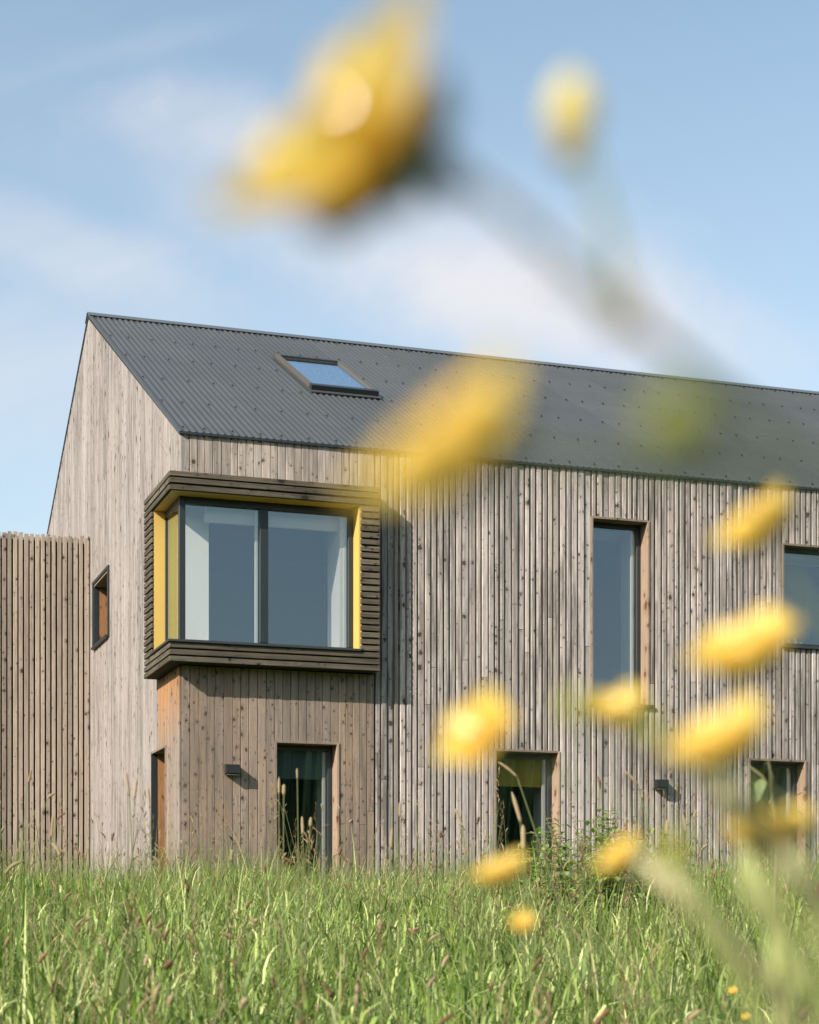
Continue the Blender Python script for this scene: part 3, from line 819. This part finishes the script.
gr3 = blades(85000, 4, 1.9, 19.5, 0.09, 0.28, 0.005, 0.012, 'side_leaves', M['grass2'], bend=(0.8, 2.4), lift=(0.18, 0.56))
tag(gr3, 'short curling side leaves on the meadow grass stems', 'grass', kind='stuff')

# stalks with seed heads scattered through the grass
def head_profile(L, r, k=7):
    return [(L * i / k, r * (0.35 + 0.65 * math.sin(PI * min(1, (i + 0.6) / (k + 0.9))) ** 0.6) if i < k else r * 0.15) for i in range(k + 1)]
def seed_head(mb, base, d, L, r, bend=0.0, n=6, jit=0.15):
    d = d.normalized(); side = Vector((d.z, 0.2, -d.x)).normalized()
    pts = []; rad = []
    for (a, q) in head_profile(L, r):
        pts.append(base + d * a + side * bend * a * a / L); rad.append(q * rng.uniform(1 - jit, 1 + jit))
    mb.tube(pts, rad, n)
sh = MB(); stt = MB()
cnt = 0
for _ in range(5200):
    y = 2.2 + 16 * rng.random() ** 0.8; x = rng.uniform(-1, 1) * (0.30 * y + 0.8)
    c, s = math.cos(TH), math.sin(TH)
    lx = (x - HX) * c + (y - HY) * s; ly = -(x - HX) * s + (y - HY) * c
    if ly > -0.25 and lx > -0.3: continue
    if rng.random() > 0.40 + 0.35 * math.sin(x * 1.7 + 0.8 * y): continue
    z = gz(x, y); H = rng.uniform(0.52, 0.86) + (rng.random() < (0.6 if 4.8 < y < 9.0 else 0.3)) * rng.uniform(0.05, 0.36) * min(1, y / 7)
    if y < 5: H = min(H, 0.70)
    dx, dy = rng.gauss(0.02, 0.10), rng.gauss(0, 0.10)
    p0 = Vector((x, y, z)); p1 = p0 + Vector((dx * 0.3, dy * 0.3, H * 0.55)); p2 = p0 + Vector((dx, dy, H))
    stt.tube([p0, p1, p2], [0.0016, 0.0013, 0.0010], 4, False)
    d = (p2 - p1).normalized() + Vector((rng.gauss(0, 0.25), rng.gauss(0, 0.25), 0))
    if rng.random() < 0.6: seed_head(sh, p2 - Vector((0, 0, 0.005)), d, rng.uniform(0.022, 0.05) * (0.8 if y < 5 else 1), rng.uniform(0.0028, 0.0056), rng.uniform(-0.9, 0.9), 6, 0.35)
    else:   # loose panicle of small spikelets
        for k in range(9):
            t = k / 8; b = p2 + Vector((0, 0, -0.03 + 0.12 * t)); a = rng.uniform(0, 2 * PI); rr_ = 0.022 * (1 - t * 0.7)
            e = b + Vector((math.cos(a) * rr_, math.sin(a) * rr_, 0.018))
            sh.tube([b, (b + e) / 2, e], [0.0008, 0.0022, 0.0005], 4, False)
    cnt += 1
tag(sh.build('seed_heads', M['seed']), 'brown and tan grass seed heads scattered over the meadow', 'seed heads', kind='stuff')
tag(stt.build('seed_stalks', M['stalk']), 'thin upright stalks rising through the meadow grass', 'grass', kind='stuff')

# ------------------------------------------------------------------ single tall stalks in front of the walls
def at(u, v, Y): return Vector(((u - 409.5) / 1850 * Y, Y, (940 - v) / 1850 * Y))
def stalk(u, v, Y, L, r, lean, label):
    tip = at(u, v, Y); hd = Vector((lean, 0.05, 1)).normalized()
    base = tip - hd * L
    gx = base.x - lean * 0.25; gy = Y + 0.05
    root = Vector((gx, gy, gz(gx, gy)))
    e = empty('grass_stalk', root, 0, label, 'grass stalk', 'tall grass stalks standing before the walls')
    m = MB(); b = base - root
    mid = b * 0.5 - Vector((lean * 0.06, 0, 0))
    m.tube([(0, 0, 0), mid, b * 0.8 - Vector((lean * 0.03, 0, 0)), b], [0.0022, 0.0018, 0.0015, 0.0013], 6, False); m.build('stem', M['stalk'], e)
    m = MB(); seed_head(m, b, hd, L * 0.9, r * 0.78, 0.15 * lean, 8); m.build('seed_head', M['seed'], e)
    m = MB(); k = b * 0.45; m.tube([k, k + Vector((0.03 + lean * .1, 0.01, 0.08)), k + Vector((0.10, 0.03, 0.11))], [0.002, 0.003, 0.0004], 4, False); m.build('leaf', M['grass'], e)
for a in [
    (279, 775, 5.2, 0.055, 0.0050, 0.0, 'tan headed stalk at the left jamb of the narrow ground floor window'),
    (284, 783, 5.0, 0.034, 0.0065, 0.02, 'short fat headed stalk just inside the left jamb of the narrow window'),
    (297, 767, 5.4, 0.035, 0.0040, -0.03, 'tallest green headed stalk before the dark narrow window'),
    (302, 814, 5.0, 0.055, 0.0050, -0.05, 'low green headed stalk before the middle of the narrow window'),
    (311, 816, 5.1, 0.030, 0.0055, 0.08, 'low bent stalk before the right half of the narrow window'),
    (512, 788, 4.3, 0.085, 0.0060, -0.25, 'long brown headed stalk leaning left before the mustard topped window'),
    (523, 822, 4.0, 0.060, 0.0070, -0.02, 'upright brown stalk low before the mustard topped window'),
    (499, 758, 4.2, 0.060, 0.0040, -0.95, 'thin tan stalk slanting across the mustard panel'),
    (625, 768, 4.6, 0.052, 0.0045, -0.75, 'tan stalk slanting left of the right wall lamp'),
    (667, 818, 4.5, 0.040, 0.0065, 0.02, 'orange brown headed stalk under the right wall lamp'),
    (126, 768, 5.6, 0.085, 0.0050, -0.12, 'brown stalk before the gable, leftmost of the tall ones'),
    (137, 775, 5.4, 0.070, 0.0055, 0.10, 'brown stalk before the gable with a drooping leaf'),
    (148, 784, 5.7, 0.075, 0.0050, -0.08, 'reddish stalk before the gable left of the narrow deep window'),
    (53, 812, 5.0, 0.070, 0.0050, 0.06, 'tan stalk before the middle of the slatted screen'),
    (455, 806, 5.0, 0.060, 0.0050, -0.35, 'dark stalk leaning left before the ribbed wall'),
    (400, 800, 5.4, 0.050, 0.0055, 0.02, 'pale tan stalk before the ribbed wall right of the narrow window'),
    (392, 826, 4.8, 0.06, 0.005, 0.05, 'reddish stalk low before the ribbed wall right of the narrow window'),
    (683, 812, 4.6, 0.05, 0.0045, -0.15, 'thin green stalk standing right of the orange brown headed one')]:
    stalk(*a)

# ------------------------------------------------------------------ leafy weeds
def leaf(mb, base, d, L, w, droop=0.4):
    d = Vector(d).normalized(); side = d.cross(Vector((0, 0, 1)))
    if side.length < .05: side = Vector((1, 0, 0))
    side.normalize(); up = side.cross(d).normalized()
    P = []
    for t, k in ((0, 0.15), (0.3, 0.9), (0.6, 0.8), (0.85, 0.35)):
        c = Vector(base) + d * L * t - Vector((0, 0, 1)) * droop * L * t * t
        P += [c - side * w * k * .5 + up * w * k * .12, c, c + side * w * k * .5 + up * w * k * .12]
    P.append(Vector(base) + d * L - Vector((0, 0, 1)) * droop * L)
    fs = []
    for i in range(3):
        a = i * 3; fs += [(a, a + 1, a + 4, a + 3), (a + 1, a + 2, a + 5, a + 4)]
    fs += [(9, 10, 12), (10, 11, 12)]
    mb.add(P, fs)
def weed(name, x, y, top, nst, spread, label, lsize=0.055, cat='weed'):
    z = gz(x, y); e = empty(name, (x, y, z), 0, label, cat)
    H = top - z; st = MB(); lf = MB()
    for k in range(nst):
        a = rng.uniform(0, 2 * PI); r = spread * math.sqrt(rng.random())
        h = H * rng.uniform(0.78, 1.0) * (1 - 0.25 * (r / spread) ** 2)
        b = Vector((math.cos(a) * r * .3, math.sin(a) * r * .3, 0)); t = Vector((math.cos(a) * r, math.sin(a) * r, h))
        mid = (b + t) / 2 + Vector((rng.uniform(-.02, .02), 0, 0.04))
        st.tube([b, mid, t], [0.0035, 0.0028, 0.0012], 5, False)
        nn_ = int(h / 0.05)
        for j in range(max(3, int(nn_ * 0.38)), nn_ + 1):
            q = j / nn_; p = b.lerp(mid, q * 2) if q < .5 else mid.lerp(t, q * 2 - 1)
            az = j * PI / 2 + rng.uniform(-.4, .4)
            for o_ in (0, PI):
                leaf(lf, p, (math.cos(az + o_), math.sin(az + o_), rng.uniform(.1, .6)), lsize * (1.15 - .6 * q) * rng.uniform(.8, 1.2), lsize * .62 * (1.15 - .5 * q), rng.uniform(.2, .7))
    st.build('stem', M['weedstem'], e); lf.build('leaves', M['weed'], e)
p = at(603, 800, 10.5); weed('nettle_clump', p.x, p.y, p.z, 90, 0.52, 'leafy nettle clump right of the mustard topped window', 0.10)
p = at(672, 842, 10.8); weed('nettle_clump', p.x, p.y, p.z, 18, 0.28, 'smaller leafy nettle below the right wall lamp', 0.06)
p = at(806, 858, 5.0); weed('broadleaf_weed', p.x, p.y, p.z, 5, 0.10, 'dark broadleaf weed at the right edge of the meadow', 0.075)
# arching weed before the far right window
e0 = at(770, 800, 3.0); rt = Vector((e0.x + 0.02, 3.02, gz(e0.x, 3.0)))
wd = empty('arching_weed', rt, 0, 'arching weed with one drooping leaf bunch before the far right window', 'weed')
pts = [Vector((0, 0, 0)), at(776, 900, 3.0) - rt, at(775, 820, 3.0) - rt, at(771, 792, 3.0) - rt, at(762, 776, 3.0) - rt, at(747, 765, 3.0) - rt]
m = MB(); m.tube(pts, [0.004, 0.0032, 0.0028, 0.0026, 0.0022, 0.0014], 6); m.tube([at(772, 795, 3.0) - rt, at(770, 770, 3.0) - rt, at(768, 760, 3.0) - rt, at(764, 765, 3.0) - rt], [.002, .0018, .0018, .001], 6)
m.build('stem', M['weedstem'], wd)
m = MB()
for k in range(11):
    b = at(769 - k * 0.8, 788 - k * 0.9, 3.0) - rt
    leaf(m, b, (rng.uniform(-1, 0.2), rng.uniform(-.5, .5), rng.uniform(-.9, .2)), rng.uniform(.022, .034), 0.020, .4)
for k in range(3): leaf(m, at(769, 764 + 3 * k, 3.0) - rt, (rng.uniform(-1, 1), .2, -.6), 0.018, .008, .5)
m.build('leaves', M['weed2'], wd)

# ------------------------------------------------------------------ blurred yellow flowers close to the lens
def petal_me(L, w, cup, mat='petal'):
    m = MB(); nu, nv = 7, 6; P = []
    for i in range(nu + 1):
        t = i / nu
        ww = w * (math.sin(PI * min(1, 0.10 + 0.86 * t) ** 1.25)) ** 0.7
        for j in range(nv + 1):
            s = j / nv * 2 - 1
            rr_ = L * t * (1 - 0.07 * s * s)
            z = cup * (t ** 1.6) * L + 0.16 * w * s * s * math.sin(PI * t * .8) + 0.02 * L * math.sin(5 * s + 3 * t)
            P.append((rr_, s * ww * .5, z))
    F = [(i * (nv + 1) + j, (i + 1) * (nv + 1) + j, (i + 1) * (nv + 1) + j + 1, i * (nv + 1) + j + 1) for i in range(nu) for j in range(nv)]
    m.add(P, F, True)
    me = bpy.data.meshes.new('petal'); me.from_pydata(m.v, [], m.f); me.materials.append(M[mat])
    me.polygons.foreach_set('use_smooth', [True] * len(me.polygons)); return me
PET = {k: petal_me(0.010, 0.0098, c) for k, c in (('open', 0.42), ('cup', 0.80))}
PET['glossy'] = petal_me(0.010, 0.0098, 0.60, 'glossy_petal')
def ctr_me():
    m = MB()
    m.tube([(0, 0, 0), (0, 0, .0012), (0, 0, .003), (0, 0, .0042)], [.0016, .0026, .0022, .0006], 10)
    for k in range(22):
        a = k * 2.4; r = .0014 + .0018 * (k / 22)
        m.tube([(math.cos(a) * r, math.sin(a) * r, .001), (math.cos(a) * r * 1.9, math.sin(a) * r * 1.9, .0055)], [.0002, .00045], 4)
    return m
CTR = ctr_me()
def to_axis(ax): return Vector(ax).normalized().to_track_quat('Z', 'Y').to_euler()
def flower(parent, pos, ax, size=1.0, kind='open', npet=5, name='flower', face=None):
    f = bpy.data.objects.new(name, None); f.empty_display_size = .01; COL.objects.link(f); f.parent = parent
    f.location = pos; f.rotation_euler = to_axis(ax); f.scale = (size,) * 3
    ph = 0.2
    if face: d_ = f.rotation_euler.to_quaternion().inverted() @ Vector(face); ph = math.atan2(d_.y, d_.x)
    for k in range(npet):
        o = bpy.data.objects.new('petal', PET[kind]); COL.objects.link(o); o.parent = f
        o.rotation_euler = (0, 0, 2 * PI * k / npet + ph); o.location = (0, 0, 0.0003 * (k % 2))
    c = CTR.build('centre', M['petal'], f)
    s = MB(); s.tube([(0, 0, -.003), (0, 0, -.001), (0, 0, .0005)], [.0008, .0022, .0028], 8)
    for k in range(5):
        a = 2 * PI * k / 5 + .8
        s.tube([(math.cos(a) * .002, math.sin(a) * .002, -.0008), (math.cos(a) * .005, math.sin(a) * .005, .0002), (math.cos(a) * .0068, math.sin(a) * .0068, .002)], [.0012, .0014, .0004], 5)
    s.build('sepals', M['greystem'], f)
    return f
def bud(parent, pos, ax, L=0.008, r=0.0035, m='bud'):
    b = MB(); a = Vector(ax).normalized()
    b.tube([a * L * t for t in (0, .15, .4, .7, .9, 1)], [r * .4, r * .85, r, r * .85, r * .45, r * .1], 12)
    o = b.build('bud', M[m], parent); o.location = pos; return o
def stem(mb, pts, r0, r1):
    """smooth curve through the points"""
    P = [Vector(p) for p in pts]; Q = []
    for i in range(len(P) - 1):
        a, b, c, d = P[max(i - 1, 0)], P[i], P[i + 1], P[min(i + 2, len(P) - 1)]
        for k in range(6):
            t = k / 6
            Q.append(0.5 * ((2 * b) + (c - a) * t + (2 * a - 5 * b + 4 * c - d) * t * t + (3 * b - a - 3 * c + d) * t ** 3))
    Q.append(P[-1]); n = len(Q) - 1
    mb.tube(Q, [r0 + (r1 - r0) * i / n for i in range(n + 1)], 8)

def plant(root_x, root_y, label):
    r = Vector((root_x, root_y, gz(root_x, root_y)))
    e = empty('buttercup_plant', r, 0, label, 'wildflower', 'yellow wildflowers close to the camera')
    return e, r
UL = (-0.66, -0.30, 0.68)
# A: nearest plant, tall, leaning in from the right
e, r = plant(0.42, 0.34, 'nearest blurred buttercup plant leaning across the sky from the right')
def L_(p): return p - r
m = MB()
nodeA = at(622, 312, 0.205)
stem(m, [(0, 0, 0), L_(Vector((0.30, .30, -.45))), L_(at(1650, 1200, .29)), L_(at(1180, 780, .265)), L_(at(1010, 630, .25)), L_(at(800, 455, .222)), L_(nodeA)], .0011, .0008)
stem(m, [L_(nodeA), L_(at(545, 245, .202)), L_(at(455, 172, .20)), L_(at(402, 172, .20))], .0007, .0006)
stem(m, [L_(nodeA), L_(at(606, 225, .23)), L_(at(573, 118, .24))], .0008, .0006)
stem(m, [L_(at(800, 455, .222)), L_(at(650, 470, .2)), L_(at(495, 450, .19))], .0008, .0006)
stem(m, [L_(at(1010, 630, .25)), L_(at(800, 520, .20)), L_(at(690, 440, .175))], .0008, .0006)
m.build('stem', M['greystem'], e)
flower(e, L_(at(384, 170, .20)), (-0.64, -0.36, 0.56), 1.62, 'glossy', 6, 'flower', (-0.48, 0.87, 0.0))
flower(e, L_(at(466, 468, .180)), (-0.60, -0.28, 0.70), 1.12, 'open')
bud(e, L_(at(572, 140, .24)), (-0.02, -.1, 1), .0085, .0033, 'palebud'); bud(e, L_(at(571, 166, .24)), (0.0, 0, 1), .0058, .0023, 'drybud2'); bud(e, L_(at(683, 455, .165)), (-0.1, 0, 1), .006, .0038, 'oliveb')
bud(e, L_(at(425, 158, .205)), (0.7, 0.1, -0.6), .0062, .0022, 'darkbud')
bud(e, L_(at(623, 330, .205)), (-0.1, 0.1, 1), .0045, .0021, 'drybud')
m = MB(); leaf(m, L_(at(615, 320, .205)), (-.6, 0, .5), .012, .002, .2); m.build('leaf', M['greystem'], e)

# B: second plant, its flowers before the right half of the wall
e, r = plant(0.36, 0.50, 'buttercup plant with blurred flowers before the long wall and tall window')
m = MB()
hub = at(950, 900, .42)
stem(m, [(0, 0, 0), L_(Vector((.28, .47, -.45))), L_(at(1010, 1060, .44)), L_(hub)], .0016, .0011)
for (u_, v_, Y_, q) in ((765, 545, .42, (860, 680)), (760, 660, .40, (850, 740)), (730, 750, .37, (830, 800)), (628, 722, .45, (730, 775)), (487, 738, .42, (640, 810))):
    stem(m, [L_(hub), L_(at(q[0], q[1], (Y_ + .42) / 2)), L_(at(u_, v_, Y_))], .0006, .0004)
m.build('stem', M['greystem'], e)
flower(e, L_(at(765, 533, .42)), (-0.62, -0.26, 0.72), 1.15, 'open')
flower(e, L_(at(750, 662, .40)), (-0.42, -0.42, 0.86), 1.34, 'open')
flower(e, L_(at(727, 752, .37)), (-0.50, -0.32, 0.82), 1.22, 'open')
flower(e, L_(at(622, 722, .45)), (-0.3, -0.4, 0.85), 0.80, 'cup')
flower(e, L_(at(486, 740, .42)), (-0.60, -0.66, 0.48), 1.10, 'open')
bud(e, L_(at(577, 722, .30)), (-.1, 0, 1), .0055, .0022); bud(e, L_(at(655, 740, .30)), (-.3, 0, 1), .004, .0026)
stem2 = MB(); stem(stem2, [L_(hub), L_(at(700, 780, .34)), L_(at(655, 742, .30))], .0006, .0005); stem(stem2, [L_(at(700, 780, .34)), L_(at(630, 770, .31)), L_(at(577, 722, .30))], .0005, .0004)
stem2.build('stem', M['greystem'], e)

# C: third plant, low, before the grass
e, r = plant(0.30, 0.62, 'low buttercup plant with small blurred flowers before the meadow grass')
m = MB(); hub = at(900, 1090, .55)
stem(m, [(0, 0, 0), L_(Vector((.22, .6, -.4))), L_(hub)], .0016, .0012)
for (u_, v_, Y_, q) in ((505, 885, .55, (620, 960)), (628, 866, .50, (720, 920)), (523, 934, .7, (640, 1000)), (780, 842, .42, (815, 920))):
    stem(m, [L_(hub), L_(at(q[0], q[1], (Y_ + .55) / 2)), L_(at(u_, v_, Y_))], .0006, .0004)
m.build('stem', M['greystem'], e)
flower(e, L_(at(503, 879, .55)), (-0.36, -0.25, 0.90), 0.98, 'open')
flower(e, L_(at(625, 862, .50)), (-0.62, -0.25, 0.70), 0.82, 'open')
flower(e, L_(at(523, 928, .70)), (-0.2, -0.6, 0.7), 0.55, 'cup')
flower(e, L_(at(785, 840, .42)), (-0.1, -0.15, 0.97), 0.82, 'cup'); flower(e, L_(at(748, 842, .42)), (-0.3, -0.3, 0.9), 0.50, 'cup')
bud(e, L_(at(675, 862, .33)), (-.1, 0, 1), .005, .003)

# pale dry stems and blades crossing the lower right corner
def near_stem(pts, r0, r1, mat, label, nm='dry_grass_stem', cat='grass stalk', flat=False):
    pts = pts + [pts[-1] * 2 - pts[-2]]; q = pts[-1]; rx, ry = q.x + 0.16, q.y + 0.10
    r = Vector((rx, ry, gz(rx, ry)))
    e = empty(nm, r, 0, label, cat, 'blurred stems in the lower right corner')
    P = [Vector((0, 0, 0))] + [p_ - r for p_ in reversed(pts)]
    m = MB(); stem(m, P, r0, r1)
    if flat:
        m2 = MB(); k = len(m.v)
    m.build('stem', M[mat], e)
    return e, r
e, r = near_stem([at(705, 770, .40), at(745, 815, .41), at(790, 868, .42), at(860, 960, .44)], .0028, .0020, 'palestem', 'blurred tan stem rising before the far right window')
m = MB(); m.tube([at(760, 832, .41) - r, at(730, 800, .405) - r, at(700, 764, .40) - r], [.0005, .0032, .0004], 6); m.build('seed_head', M['palestem'], e)
e, r = near_stem([at(640, 858, .42), at(690, 902, .42), at(745, 958, .43), at(830, 1060, .45)], .0024, .0017, 'palestem', 'blurred tan stem low across the right hand grass')
m = MB(); m.tube([at(690, 902, .42) - r, at(665, 882, .42) - r, at(636, 855, .42) - r], [.0005, .0030, .0004], 6); m.build('seed_head', M['palestem'], e)
near_stem([at(742, 868, .47), at(770, 905, .47), at(805, 965, .48), at(850, 1060, .50)], .0020, .0013, 'paleleaf', 'thin blurred green stem behind the tan ones at lower right')
near_stem([at(782, 852, .36), at(800, 880, .36), at(830, 930, .37), at(870, 1010, .39)], .0018, .0012, 'palestem', 'short tan stem blurred at the right edge below the last flower')
near_stem([at(668, 862, .50), at(705, 925, .50), at(740, 985, .51), at(780, 1070, .52)], .0015, .0010, 'paleleaf', 'thin green stem blurred between the lowest flowers and the tan stems')
def near_blade(pts, w, label):
    pts = pts + [pts[-1] * 2 - pts[-2]]; q = pts[-1]; rx, ry = q.x + .14, q.y + .08; r = Vector((rx, ry, gz(rx, ry)))
    e = empty('broad_grass_blade', r, 0, label, 'grass blade', 'blurred stems in the lower right corner')
    P = [Vector((0, 0, 0))] + [p_ - r for p_ in reversed(pts)]
    V = []; n = len(P) - 1
    for i, p_ in enumerate(P):
        t = (P[min(i + 1, n)] - P[max(i - 1, 0)]).normalized(); s = t.cross(Vector((-0.588, -0.604, 0.538))).normalized(); k = w * (0.6 + 1.2 * (i / n)) * (1 - (i / n) ** 4)
        V += [p_ - s * k / 2, p_ + Vector((0, .001, 0)), p_ + s * k / 2]
    F = []
    for i in range(n): a = 3 * i; F += [(a, a + 1, a + 4, a + 3), (a + 1, a + 2, a + 5, a + 4)]
    m = MB(); m.add(V, F, True); m.build('blade', M['paleleaf'], e)
near_blade([at(735, 872, .36), at(760, 900, .36), at(795, 945, .37), at(850, 1040, .39)], .0085, 'broad pale blade blurred in the lower right corner')
near_blade([at(800, 880, .38), at(822, 930, .38), at(850, 1000, .39)], .005, 'short pale blade blurred at the right edge')
near_blade([at(655, 838, .34), at(700, 900, .34), at(760, 1000, .36), at(800, 1100, .38)], .003, 'thin green blade blurred left of the broad pale one')

near_blade([at(728, 815, .45), at(755, 880, .45), at(795, 960, .46), at(850, 1060, .48)], .006, 'narrow pale blade blurred below the far right window')
# tiny sharp buttercups in the grass
for (u_, v_, lb) in ((733, 993, 'tiny yellow buttercup in the grass near the bottom right, upper one'), (746, 1019, 'tiny yellow buttercup at the bottom edge right of centre')):
    p = at(u_, v_, 3.3); r = Vector((p.x, 3.32, gz(p.x, 3.32)))
    e = empty('small_buttercup', r, 0, lb, 'wildflower', 'small buttercups in the grass')
    m = MB(); stem(m, [(0, 0, 0), (p - r) * .5 + Vector((.01, 0, 0)), p - r], .0014, .0009); m.build('stem', M['greystem'], e)
    flower(e, p - r, (-.3, -.6, .7), 1.0, 'cup')

# ------------------------------------------------------------------ light and sky
sun_dir = Vector((-0.4149, -0.4263, 0.380)).normalized()
el = math.asin(sun_dir.z); az = math.atan2(sun_dir.x, sun_dir.y)
ld = bpy.data.lights.new('sun', 'SUN'); ld.energy = 5.0; ld.angle = R(0.5); ld.color = (1.0, 0.93, 0.83)
lo = bpy.data.objects.new('sun', ld); COL.objects.link(lo); lo.rotation_euler = (-sun_dir).to_track_quat('-Z', 'Y').to_euler()
wd_ = bpy.data.worlds.new('World'); S.world = wd_; wd_.use_nodes = True
nt = wd_.node_tree; nt.nodes.clear()
t = NT.__new__(NT); t.t = nt; t.N = nt.nodes; t.L = nt.links
out = t.N.new('ShaderNodeOutputWorld'); bg = t.N.new('ShaderNodeBackground'); bg.inputs['Strength'].default_value = 0.138
sk_ = t.N.new('ShaderNodeTexSky'); sk_.sky_type = 'NISHITA'; sk_.sun_disc = False
sk_.sun_elevation = el; sk_.sun_rotation = az
sk_.air_density = 1.0; sk_.dust_density = 1.0; sk_.ozone_density = 0.7
tc = t.N.new('ShaderNodeTexCoord').outputs['Generated']
rot = t.N.new('ShaderNodeMapping'); rot.inputs['Rotation'].default_value = (0, R(24), R(0)); t.L.new(tc, rot.inputs['Vector'])
c1 = t.noise(t.vmap(rot.outputs[0], (3.2, 1.0, 11.0), (0.3, 0.2, 1.7)), 1.0, 7, 0.60, 0.6)
c2 = t.noise(t.vmap(tc, (2.6, 1.2, 4.0), (1.1, 0.5, 0.35)), 1.0, 3, 0.5)
sp = t.N.new('ShaderNodeSeparateXYZ'); t.L.new(tc, sp.inputs[0])
low = t.ramp(sp.outputs[2], [(0.10, 0.46), (0.50, 0.08)])
iy = t.math('MAXIMUM', sp.outputs[1], 0.05)
dx_ = t.math('DIVIDE', sp.outputs[0], iy); dz_ = t.math('DIVIDE', sp.outputs[2], iy)
wob = t.noise(t.vmap(tc, (9, 2, 9), (0.7, 0, 0.2)), 1.0, 4, 0.6)
wobv = t.math('MULTIPLY', t.math('SUBTRACT', wob, 0.5), 1.6)
def bank(cx, cz, rx, rz, slope, k):
    a = t.math('DIVIDE', t.math('SUBTRACT', dx_, cx), rx)
    b = t.math('DIVIDE', t.math('SUBTRACT', t.math('SUBTRACT', dz_, cz), t.math('MULTIPLY', t.math('SUBTRACT', dx_, cx), slope)), rz)
    d = t.math('SQRT', t.math('ADD', t.math('MULTIPLY', a, a), t.math('MULTIPLY', b, b)))
    return t.math('MULTIPLY', t.ramp(t.math('MULTIPLY', t.math('ADD', d, wobv), 0.5), [(0.10, 1.0), (0.75, 0.0)], 'EASE'), k)
cl = t.math('MULTIPLY', t.ramp(c1, [(0.46, 0.0), (0.80, 0.36)]), t.ramp(c2, [(0.42, 0.05), (0.62, 1.0)]))
for b_ in ((0.00, 0.385, 0.16, 0.050, -0.35, 0.66), (0.09, 0.335, 0.10, 0.035, -0.2, 0.6), (-0.11, 0.445, 0.06, 0.022, -0.1, 0.45), (-0.185, 0.375, 0.08, 0.020, -0.3, 0.5), (-0.20, 0.30, 0.12, 0.05, 0.0, 0.35), (-0.14, 0.485, 0.06, 0.010, 0.25, 0.2)):
    cl = t.math('ADD', cl, t.math('MULTIPLY', t.math('MULTIPLY', bank(*b_), 0.66), t.ramp(c1, [(0.25, 0.45), (0.6, 1.0)])), True)
cl = t.math('ADD', cl, low, True)
blue = t.mix(1.0, sk_.outputs[0], (1.0, 1.10, 1.02), 'MULTIPLY')
mixc = t.mix(cl, blue, (4.25, 4.3, 4.55))
t.L.new(mixc, bg.inputs['Color']); t.L.new(bg.outputs[0], out.inputs[0])

# ------------------------------------------------------------------ camera
cd = bpy.data.cameras.new('camera'); cam = bpy.data.objects.new('camera', cd); COL.objects.link(cam)
cam.location = (0, 0, 0); cam.rotation_euler = (R(90), 0, 0)
cd.sensor_fit = 'VERTICAL'; cd.sensor_height = 36; cd.sensor_width = 36 * 819 / 1024
cd.lens = 1850 / 1024 * 36; cd.shift_y = (940 - 512) / 1024
cd.clip_start = 0.02; cd.clip_end = 3000
cd.dof.use_dof = True; cd.dof.focus_distance = 19.6; cd.dof.aperture_fstop = 9.0
S.camera = cam
vs_ = S.view_settings
vs_.view_transform = 'Standard'; vs_.look = 'None'; vs_.exposure = 0.5; vs_.gamma = 1.0; vs_.use_curve_mapping = False
S.cycles.max_bounces = 8; S.cycles.transparent_max_bounces = 12; S.cycles.caustics_reflective = False; S.cycles.caustics_refractive = False
S.cycles.use_denoising = True
